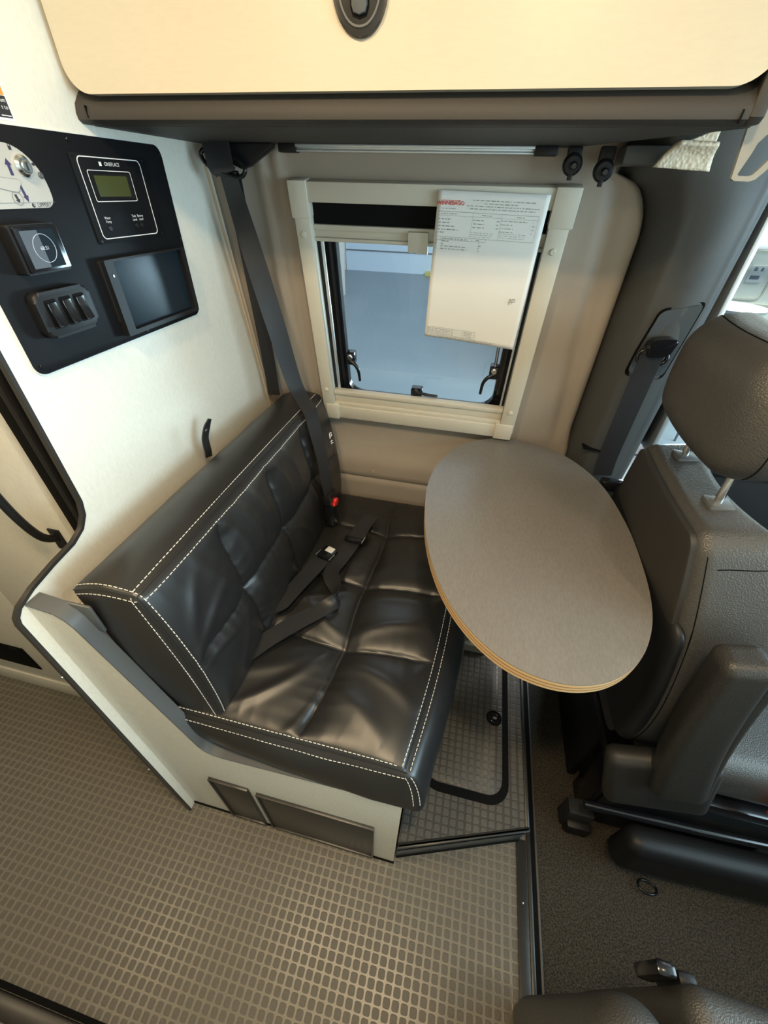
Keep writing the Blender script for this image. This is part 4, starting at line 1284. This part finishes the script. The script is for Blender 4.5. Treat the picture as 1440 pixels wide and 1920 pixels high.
box('handle_foot', -0.806, -0.778, YF - 0.004, YF, 0.885, 0.940, 'black', fd, 0.001)
pn = box('side_panel', -2.29, -1.143, YF, YF + 0.018, 0.13, 1.93, 'cream', fr, 0.001)
vg = box('vent', -1.62, -1.285, YF - 0.003, YF, 0.185, 0.312, 'rubber', fr, 0.001)
text('vent_text', '= = =', 0.012, Matrix.Translation((-1.33, YF - 0.0035, 0.300)) @ Matrix.Rotation(pi / 2, 4, 'X'), 'trim_grey', fr)
box('plinth', -2.29, XP - 0.0135, YF + 0.012, YF + 0.03, 0.001, 0.10, 'cream', fr)
box('base_rail', -2.29, -0.72, YF + 0.004, YF + 0.012, 0.001, 0.085, 'cream', fr, 0.001)
box('kick_gap', -2.29, -0.70, YF + 0.013, YF + 0.02, 0.10, 0.13, 'black_matte', fr)

# near galley edge at the bottom-left of the view
ga_ = root('galley_cabinet', 'galley cabinet base with dark kick strip at the near side of the aisle', 'cabinet')
box('kick_strip', -2.2, -0.45, -0.175, -0.164, 0.001, 0.004, 'rubber', ga_)
box('kick_rail', -2.2, -0.45, -0.212, -0.176, 0.001, 0.030, 'trim_dark', ga_, 0.004)
box('front_panel', -2.2, -0.45, -0.236, -0.2125, 0.001, 0.90, 'cream', ga_)
box('carcass', -2.2, -0.45, -0.80, -0.2365, 0.001, 0.90, 'cream', ga_)

# ================================================================== PILLAR TRIM AND DRIVER BELT
pl = root('pillar_trim', 'charcoal moulded pillar trim between the beige wall and the driver door window', 'pillar trim')
def ypil(x, z):
    """inner face of the pillar as offset from the leaning wall"""
    b = yw_(z)
    xr = 0.462 + 0.05 * (1.32 - z)      # door-side edge
    xe_ = 0.292 + (1.42 - max(z, 0.2)) * 0.045 if z < 1.42 else 0.292 - 0.075 * (1 - sqrt(max(0, 1 - (min(1.0, (z - 1.42) / 0.11)) ** 2)))
    if x < xe_ - 0.012:
        o = 0.060
    elif x < xe_ + 0.045:
        t = (x - xe_ + 0.012) / 0.057
        o = 0.060 - 0.127 * (1 - (1 - t) ** 2)
    elif x < xr - 0.03:
        o = -0.067 - 0.010 * sin(pi * max(0, min(1, (x - xe_ - 0.045) / (xr - 0.03 - xe_ - 0.045))))
    else:
        t = min(1, (x - (xr - 0.03)) / 0.066)
        o = -0.067 + 0.17 * t ** 2.2
    return b + o
zs = [-0.05 + 2.0 * i / 90 for i in range(91)]
V, F = [], []
NXp = 64
for z in zs:
    zz = max(z, 0.2)
    xr = 0.462 + 0.05 * (1.32 - zz)
    for i in range(NXp + 1):
        x = 0.20 + (xr + 0.036 - 0.20) * i / NXp
        V.append((x, ypil(x, zz), z))
for j in range(90):
    for i in range(NXp):
        a = j * (NXp + 1) + i
        F.append((a, a + 1, a + NXp + 2, a + NXp + 1))
pc = raw('pillar_cover', V, F, 'pillar', pl, True)
md = pc.modifiers.new('t', 'SOLIDIFY')
md.thickness = 0.004
md.offset = -1
# adjuster cover panel set on the pillar (outline in x,z on its face)
def on_pillar(name, poly, off, th, m, parent):
    bm = bmesh.new()
    A = [bm.verts.new((x, ypil(x, z) - off, z)) for x, z in poly]
    B = [bm.verts.new((x, ypil(x, z) - off + th, z)) for x, z in poly]
    bm.faces.new(A)
    bm.faces.new(B[::-1])
    n = len(poly)
    for i in range(n):
        bm.faces.new((A[i], A[(i + 1) % n], B[(i + 1) % n], B[i]))
    return from_bm(name, bm, m, parent, angle=30)
def soft(poly, r=0.010, n=5):
    out = []
    L = len(poly)
    for i in range(L):
        p0, p1, p2 = (Vector(poly[i - 1]), Vector(poly[i]), Vector(poly[(i + 1) % L]))
        a = p1 + (p0 - p1).normalized() * r
        b = p1 + (p2 - p1).normalized() * r
        for k in range(n + 1):
            t = k / n
            out.append(tuple(a * (1 - t) ** 2 + p1 * 2 * t * (1 - t) + b * t * t))
    return out
cov = [(0.358, 1.318), (0.430, 1.336), (0.428, 1.270), (0.424, 1.180), (0.350, 1.180), (0.350, 1.225)]
on_pillar('adjuster_recess', soft([(0.355, 1.322), (0.434, 1.341), (0.432, 1.270), (0.428, 1.172), (0.345, 1.172), (0.346, 1.225)], 0.014), 0.0012, 0.004, 'rubber', pl)
on_pillar('adjuster_cover', soft(cov, 0.013), 0.004, 0.006, 'pillar_dark', pl)
prism('seam', [(0.33, 0.955), (0.41, 0.950), (0.41, 0.952), (0.33, 0.957)], 'y', ypil(0.37, 0.95) - 0.010, ypil(0.37, 0.95) + 0.02, 'rubber', pl)

db = root('driver_seat_belt', 'dark driver seat belt hanging from the pillar guide behind the headrest', 'seat belt')
yg = ypil(0.385, 1.26)
prism('guide_cap', soft([(0.352, 1.252), (0.363, 1.266), (0.394, 1.271), (0.408, 1.268), (0.401, 1.240), (0.389, 1.233), (0.360, 1.230)], 0.005), 'y', yg - 0.030, yg - 0.004, 'black_gloss', db, 0.004, 3)
torus('guide_loop', (0.376, yg - 0.012, 1.228), (0, -1, 0.1), 0.026, 0.0045, 'black_gloss', db, (0.7, 1.15))
ribbon('webbing', [(0.374, yg - 0.020, 1.248), (0.372, yg - 0.018, 1.215), (0.374, yg - 0.012, 1.15), (0.380, yg + 0.004, 1.05), (0.386, yg + 0.018, 0.96), (0.392, yg + 0.022, 0.90)], [(1, 0, 0)] * 6, 'web', db, w0=0.046)
box('anchor', 0.372, 0.428, 0.960, 0.985, 0.895, 0.925, 'black_gloss', db, 0.005)
tube('anchor_bolt', [(0.398, 0.962, 0.868), (0.398, 0.955, 0.868)], 0.006, 'steel', db, k=1)
box('retractor', 0.375, 0.425, 0.965, 1.01, 0.45, 0.885, 'black_matte', db, 0.006)

# driver door: window frame, door card
dd = root('door_1', 'driver door with a dark inner panel and side window', 'door', kind='structure')
box('door_card', 0.525, 2.05, 1.10, 1.16, -0.011, 0.93, 'black', dd, 0.02)
tube('belt_line', [(0.53, 1.10, 0.925), (1.1, 1.10, 0.935), (1.9, 1.10, 0.95)], 0.022, 'black', dd)
box('window_rear_frame', 0.500, 0.512, 1.085, 1.20, 0.95, 1.62, 'alu', dd, 0.003)
box('window_top_frame', 0.512, 2.05, 1.13, 1.20, 1.60, 1.64, 'alu', dd, 0.003)
raw('side_glass', [(0.51, 1.17, 0.94), (2.04, 1.17, 0.94), (2.04, 1.13, 1.62), (0.51, 1.13, 1.62), (0.51, 1.174, 0.94), (2.04, 1.174, 0.94), (2.04, 1.134, 1.62), (0.51, 1.134, 1.62)],
    [(0, 1, 2, 3), (4, 7, 6, 5), (0, 4, 5, 1), (1, 5, 6, 2), (2, 6, 7, 3), (3, 7, 4, 0)], 'glass', dd)

# ================================================================== SOFT BOX BUILDER FOR CAB SEATS
def blob(name, dims, mtx, r, m, parent, warp=None, n=14, k=6):
    hd = Vector(dims) / 2
    bm = bmesh.new()
    cache = {}
    def surf(p):
        q_ = Vector(p)
        inner = Vector([max(-(hd[i] - r), min(hd[i] - r, q_[i])) for i in range(3)])
        dlt = q_ - inner
        out = inner + (dlt.normalized() * r if dlt.length > 1e-9 else Vector((0, 0, 0)))
        if warp:
            out = warp(out)
        return mtx @ out
    def params(h):
        base = [-h + r * (1 - cos(pi / 2 * i / k)) * 1.0 for i in range(k)]
        base = [-h + r * math.tan(pi / 4 * i / k) for i in range(k)]
        mid = [-(h - r) + 2 * (h - r) * i / n for i in range(n + 1)]
        return base + mid + [-b for b in base[::-1]]
    def vert(p):
        key = tuple(round(c, 5) for c in p)
        if key not in cache:
            cache[key] = bm.verts.new(surf(p))
        return cache[key]
    for i in range(3):
        j, kk = [t for t in range(3) if t != i]
        for s in (-1, 1):
            P1, P2 = params(hd[j]), params(hd[kk])
            for a in range(len(P1) - 1):
                for b in range(len(P2) - 1):
                    vv = []
                    for pa, qb in ((P1[a], P2[b]), (P1[a + 1], P2[b]), (P1[a + 1], P2[b + 1]), (P1[a], P2[b + 1])):
                        p = [0, 0, 0]
                        p[i], p[j], p[kk] = hd[i] * s, pa, qb
                        vv.append(vert(p))
                    if len(set(vv)) < 3:
                        continue
                    try:
                        bm.faces.new(vv)
                    except ValueError:
                        pass
    bmesh.ops.remove_doubles(bm, verts=bm.verts, dist=1e-6)
    o = from_bm(name, bm, m, parent, smooth=True)
    return o, surf

# ================================================================== DRIVER SEAT
ds = root('captain_chair', 'charcoal leather driver seat with headrest seen from behind beside the table', 'car seat')
YC = 0.725
rec = math.atan2(0.10, 0.60)      # recline
Mseat = Matrix.Translation((0.500, YC, 0.790)) @ Matrix.Rotation(-rec, 4, 'Y')
def bw(p):
    q_ = Vector(p)
    t = (p.z + 0.31) / 0.62                  # 0 bottom, 1 top
    wdt = 1.0 + 0.32 * sin(pi * min(1, max(0, t)) ** 0.8) * (1 - 0.15 * t)
    if t > 0.72:
        wdt *= 1 - 0.16 * ((t - 0.72) / 0.28) ** 1.5
    q_.y *= wdt * 0.92
    q_.x *= 1.15 - 0.52 * max(0, t) ** 1.5
    q_.x -= 0.018 * t ** 2
    q_.x += 0.03 * (abs(p.y) / 0.2) ** 2 * (1 if p.x > 0 else 0.15)
    return q_
sbk, sbs = blob('backrest', (0.15, 0.42, 0.62), Mseat, 0.035, 'seat_leather', ds, bw)
# darker back panel that covers the rear of the backrest
def bw2(p):
    q_ = bw(Vector((p.x * 0.2 - 0.074, p.y, p.z)))
    return q_
blob('back_panel', (0.10, 0.385, 0.60), Mseat, 0.02, 'seat_back', ds, bw2)
def bw3(p):
    q_ = bw(Vector((p.x * 0.55 - 0.071, p.y * 1.04, p.z - 0.045)))
    return q_
blob('back_shell', (0.06, 0.415, 0.40), Mseat, 0.028, 'black', ds, bw3)
seam = [sbs((-0.052, -0.21, -0.28 + 0.56 * i / 30)) for i in range(31)]
tube('seam_line', [s + Vector((0, 0.0008, 0)) for s in seam], 0.0012, 'rubber', ds, k=1, seg=6)
seam = [sbs((-0.030 + 0.10 * i / 20, -0.205, 0.262 + 0.006 * i / 20)) for i in range(21)]
tube('seam_line', seam, 0.0010, 'rubber', ds, k=1, seg=6)
# headrest
Mh = Matrix.Translation((0.425, 0.750, 1.253)) @ Matrix.Rotation(-0.12, 4, 'Y')
def hw(p):
    q_ = Vector(p)
    t = (p.z + 0.10) / 0.20
    q_.y *= 0.86 + 0.22 * sin(pi * min(1, max(0, t * 0.9 + 0.12)))
    q_.x *= 1.05 - 0.2 * t
    q_.x += 0.012 * (p.y / 0.14) ** 2
    return q_
hr_, hsf = blob('headrest', (0.135, 0.320, 0.200), Mh, 0.058, 'seat_leather', ds, hw, 12, 8)
hs = [hsf((-0.03, -0.160, -0.100 + 0.200 * i / 30)) for i in range(31)] 
tube('headrest_seam', [p + Vector((0, 0.0006, 0)) for p in hs], 0.0013, 'rubber', hr_, k=1, seg=6)
hs = [hsf((-0.03, -0.160 + 0.320 * i / 30, 0.100)) for i in range(31)]
tube('headrest_seam', [p + Vector((0, 0, -0.0006)) for p in hs], 0.0013, 'rubber', hr_, k=1, seg=6)
for y in (0.655, 0.815):
    tube('headrest_post', [(0.438, y, 1.18), (0.440, y, 1.12), (0.445, y, 1.06)], 0.0065, 'chrome', hr_, k=4, seg=14)
    box('post_collar', 0.424, 0.466, y - 0.020, y + 0.020, 1.085, 1.099, 'trim_grey', hr_, 0.005)
# seat cushion, recliner cover, armrest, base
blob('cushion', (0.52, 0.50, 0.15), Matrix.Translation((0.80, YC, 0.47)), 0.05, 'seat_leather', ds)
blob('recliner_cover', (0.22, 0.05, 0.24), Matrix.Translation((0.560, 0.462, 0.46)) @ Matrix.Rotation(-0.3, 4, 'Y'), 0.024, 'seat_back', ds)
def aw(p):
    q_ = Vector(p)
    t = (p.z + 0.24) / 0.48
    q_.x *= 1.25 - 0.45 * t
    q_.x -= 0.010 * sin(pi * t)
    return q_
Ma = Matrix.Translation((0.517, 0.437, 0.735)) @ Matrix.Rotation(-0.235, 4, 'Y')
blob('armrest', (0.085, 0.058, 0.50), Ma, 0.020, 'seat_dark', ds, aw)
Ma2 = Matrix.Translation((0.562, 0.444, 0.728)) @ Matrix.Rotation(-0.235, 4, 'Y')
blob('armrest_panel', (0.030, 0.050, 0.47), Ma2, 0.012, 'seat_dark', ds, aw)
boxes('pedestal', [(0.56, 0.98, 0.50, 0.96, -0.0115, 0.33)], 'black_matte', ds, 0.01)
box('pedestal_rear_post', 0.535, 0.560, 0.515, 0.60, -0.0115, 0.36, 'black_gloss', ds, 0.004)
box('pedestal_rear_post', 0.520, 0.545, 0.62, 0.93, -0.0115, 0.34, 'black', ds, 0.004)
box('swivel_plate', 0.50, 1.05, 0.47, 0.98, 0.335, 0.375, 'black_gloss', ds, 0.006)
blob('side_cover', (0.56, 0.075, 0.17), Matrix.Translation((0.86, 0.425, 0.135)) @ Matrix.Rotation(0.03, 4, 'Z'), 0.035, 'black', ds)
tube('slide_rail', [(0.48, 0.462, 0.215), (0.80, 0.465, 0.235), (1.20, 0.480, 0.245)], 0.012, 'black_gloss', ds)
box('rail_foot', 0.478, 0.55, 0.470, 0.515, -0.0115, 0.10, 'black_matte', ds, 0.006)
box('rail_foot', 0.485, 0.56, 0.450, 0.49, -0.0115, 0.045, 'black', ds, 0.012)
torus('lift_loop', (0.700, 0.372, 0.006), (0, 0.3, 1), 0.020, 0.0032, 'black_gloss', ds, (0.8, 1.2))
box('belt_receiver', 0.805, 0.835, 0.44, 0.47, 0.42, 0.51, 'red', ds, 0.004)

# ================================================================== PASSENGER SEAT (only a corner shows)
ps = root('captain_chair', 'corner of the grey leather passenger seat at the bottom right of the view', 'car seat')
blob('backrest', (0.105, 0.48, 0.60), Matrix.Translation((0.372, -0.143, 0.305)), 0.05, 'seat_leather', ps)
blob('cushion', (0.50, 0.52, 0.50), Matrix.Translation((0.690, -0.137, 0.35)) @ Matrix.Rotation(-0.03, 4, 'Z'), 0.03, 'seat_leather', ps)
box('seat_base', 0.42, 0.86, -0.40, 0.05, -0.0115, 0.12, 'black_matte', ps, 0.01)
box('belt_stalk', 0.430, 0.460, 0.128, 0.148, 0.47, 0.560, 'black_gloss', ps, 0.006)
box('belt_stalk', 0.466, 0.494, 0.126, 0.144, 0.46, 0.548, 'black', ps, 0.006)

# ================================================================== OUTSIDE
of = raw('floor_outside', [(-30, 1.4, -0.6), (30, 1.4, -0.6), (30, 30, -0.6), (-30, 30, -0.6)], [(0, 1, 2, 3)], 'showroom')
tag(of, 'blue grey showroom floor outside the window', 'floor', kind='structure')
ow = boxes('wall_showroom', [(-30, -4.62, 14.6, 14.8, -0.6, 6), (-1.2, 30, 14.6, 14.8, -0.6, 6), (-4.62, -1.2, 14.6, 14.8, 3.2, 6)], 'wall_out')
tag(ow, kind='structure')
gd = root('door_2', 'pale blue roller door far outside the window', 'door', kind='structure')
box('leaf', -4.6, -1.22, 14.62, 14.68, -0.6, 3.2, 'garage', gd)
for i in range(6):
    box('slat_joint', -4.6, -1.22, 14.60, 14.62, -0.05 + 0.55 * i, -0.02 + 0.55 * i, 'grey_out', gd)
box('floor_marking', -1.95, -1.2, 14.3, 14.6, -0.598, -0.50, 'yellow', gd)
cl = box('showroom_column', -3.75, -3.45, 10.5, 10.8, -0.598, 5, 'wall_out')
tag(cl, 'pale column standing on the showroom floor left of the roller door', 'column')
# neighbouring camper seen through the driver window
nc = root('neighbour_camper', 'cream camper parked outside the driver window', 'vehicle')
box('body', 1.55, 9.0, 5.25, 7.4, -0.15, 2.6, 'camper', nc, 0.05)
box('under_skirt', 1.6, 9.0, 5.30, 7.3, -0.45, -0.15, 'camper_line', nc)
ring_prism('hatch_outline', rrect(1.9, 2.72, 0.70, 1.13, 0.06), rrect(1.915, 2.705, 0.715, 1.115, 0.055), 'y', 5.24, 5.26, 'camper_line', nc)
ring_prism('hatch_outline', rrect(2.0, 2.50, 0.36, 0.62, 0.05), rrect(2.012, 2.488, 0.372, 0.608, 0.045), 'y', 5.24, 5.26, 'camper_line', nc)
box('side_moulding', 1.56, 8.9, 5.235, 5.255, 0.645, 0.67, 'camper_line', nc)
prism('outlet_plate', rrect(2.50, 2.64, 0.86, 1.00, 0.02), 'y', 5.232, 5.25, 'white_plastic', nc)
boxes('outlet', [(2.525, 2.555, 5.228, 5.234, 0.955, 0.985), (2.585, 2.605, 5.228, 5.234, 0.955, 0.985), (2.52, 2.60, 5.228, 5.234, 0.885, 0.915)], 'grey_out', nc)
tube('awning_arm', [(2.2, 5.2, 1.42), (3.2, 5.1, 1.30)], 0.012, 'grey_out', nc, k=1)
tube('awning_arm', [(2.2, 5.2, 1.36), (3.0, 5.1, 1.22)], 0.010, 'grey_out', nc, k=1)
box('awning_case', 2.0, 4.0, 5.05, 5.2, 1.14, 1.22, 'white_plastic', nc, 0.01)
pt2 = root('side_table', 'small grey side table outside by the cream camper', 'table')
disc('top', (2.02, 4.2, 0.80), (0, 0, 1), 0.24, 0.02, 'alu', pt2, 40)
tube('leg', [(1.98, 4.2, 0.79), (1.92, 4.2, -0.60)], 0.018, 'grey_out', pt2, k=1)
box('foot', 1.72, 2.12, 4.1, 4.3, -0.599, -0.575, 'grey_out', pt2, 0.004)
ch = root('folding_chair', 'dark folding chair standing outside behind the side table', 'chair')
Mc = Matrix.Translation((2.02, 4.75, 0.90)) @ Matrix.Rotation(0.35, 4, 'Y')
box('backrest', -0.03, 0.03, -0.2, 0.2, -0.22, 0.12, 'grey_out', ch, 0.01, mtx=Mc)
box('seat', 1.95, 2.3, 4.55, 4.95, 0.42, 0.46, 'grey_out', ch, 0.01)
for x_, y_ in ((1.97, 4.57), (2.28, 4.57), (1.97, 4.93), (2.28, 4.93)):
    tube('leg', [(x_, y_, 0.42), (x_ + 0.02, y_, -0.599)], 0.012, 'grey_out', ch, k=1)
plt = root('potted_plant', 'spiky green agave in a white pot outside the driver window', 'plant')
disc('pot', (2.28, 3.95, 0.02), (0, 0, 1), 0.17, 1.2, 'pot', plt, 28, 0.01)
rp_ = random.Random(4)
for i in range(22):
    a = rp_.uniform(0, 2 * pi)
    tl = rp_.uniform(0.15, 1.0)
    L = rp_.uniform(0.20, 0.30)
    c = Vector((2.28, 3.95, 0.60))
    dr_ = Vector((cos(a) * tl, sin(a) * tl, 1.0)).normalized()
    sd = dr_.cross(Vector((0, 0, 1))).normalized() if abs(dr_.z) < 0.999 else Vector((1, 0, 0))
    nn = sd.cross(dr_)
    pts_ = []
    Vv, Ff = [], []
    for k in range(7):
        t = k / 6
        w = 0.028 * (1 - t ** 1.6) * (0.6 + 0.8 * t if t < 0.4 else 1) + 0.0006
        p = c + dr_ * L * t + Vector((0, 0, -0.04 * t * t * tl))
        Vv += [p - sd * w - nn * 0.006, p + nn * -0.010 * 0 + nn * 0.004, p + sd * w - nn * 0.006]
    for k in range(6):
        b = 3 * k
        Ff += [(b, b + 1, b + 4, b + 3), (b + 1, b + 2, b + 5, b + 4), (b, b + 3, b + 5, b + 2)]
    raw('leaf', Vv, Ff, 'leaf', plt, True)

# ================================================================== CEILING LIGHTS (lamps of the van, out of view above)
for i, (x, y, e) in enumerate(((-0.40, 0.15, 7.0), (0.06, 0.05, 8.5), (0.70, 0.05, 3.0), (-1.25, -0.05, 4.5))):
    dl = root('ceiling_downlight', ('round ceiling downlight above the bench end', 'round ceiling downlight above the aisle', 'round ceiling downlight above the cab seats', 'round ceiling downlight near the tall cabinet')[i], 'ceiling light', 'ceiling downlights')
    torus('rim', (x, y, 1.946), (0, 0, 1), 0.048, 0.005, 'alu', dl)
    l = bpy.data.lights.new('downlight', 'AREA')
    l.shape = 'DISK'
    l.size = 0.085
    l.energy = e
    l.color = WARM
    lo = bpy.data.objects.new('downlight', l)
    COL.objects.link(lo)
    lo.location = (x, y, 1.942)
    lo.parent = dl
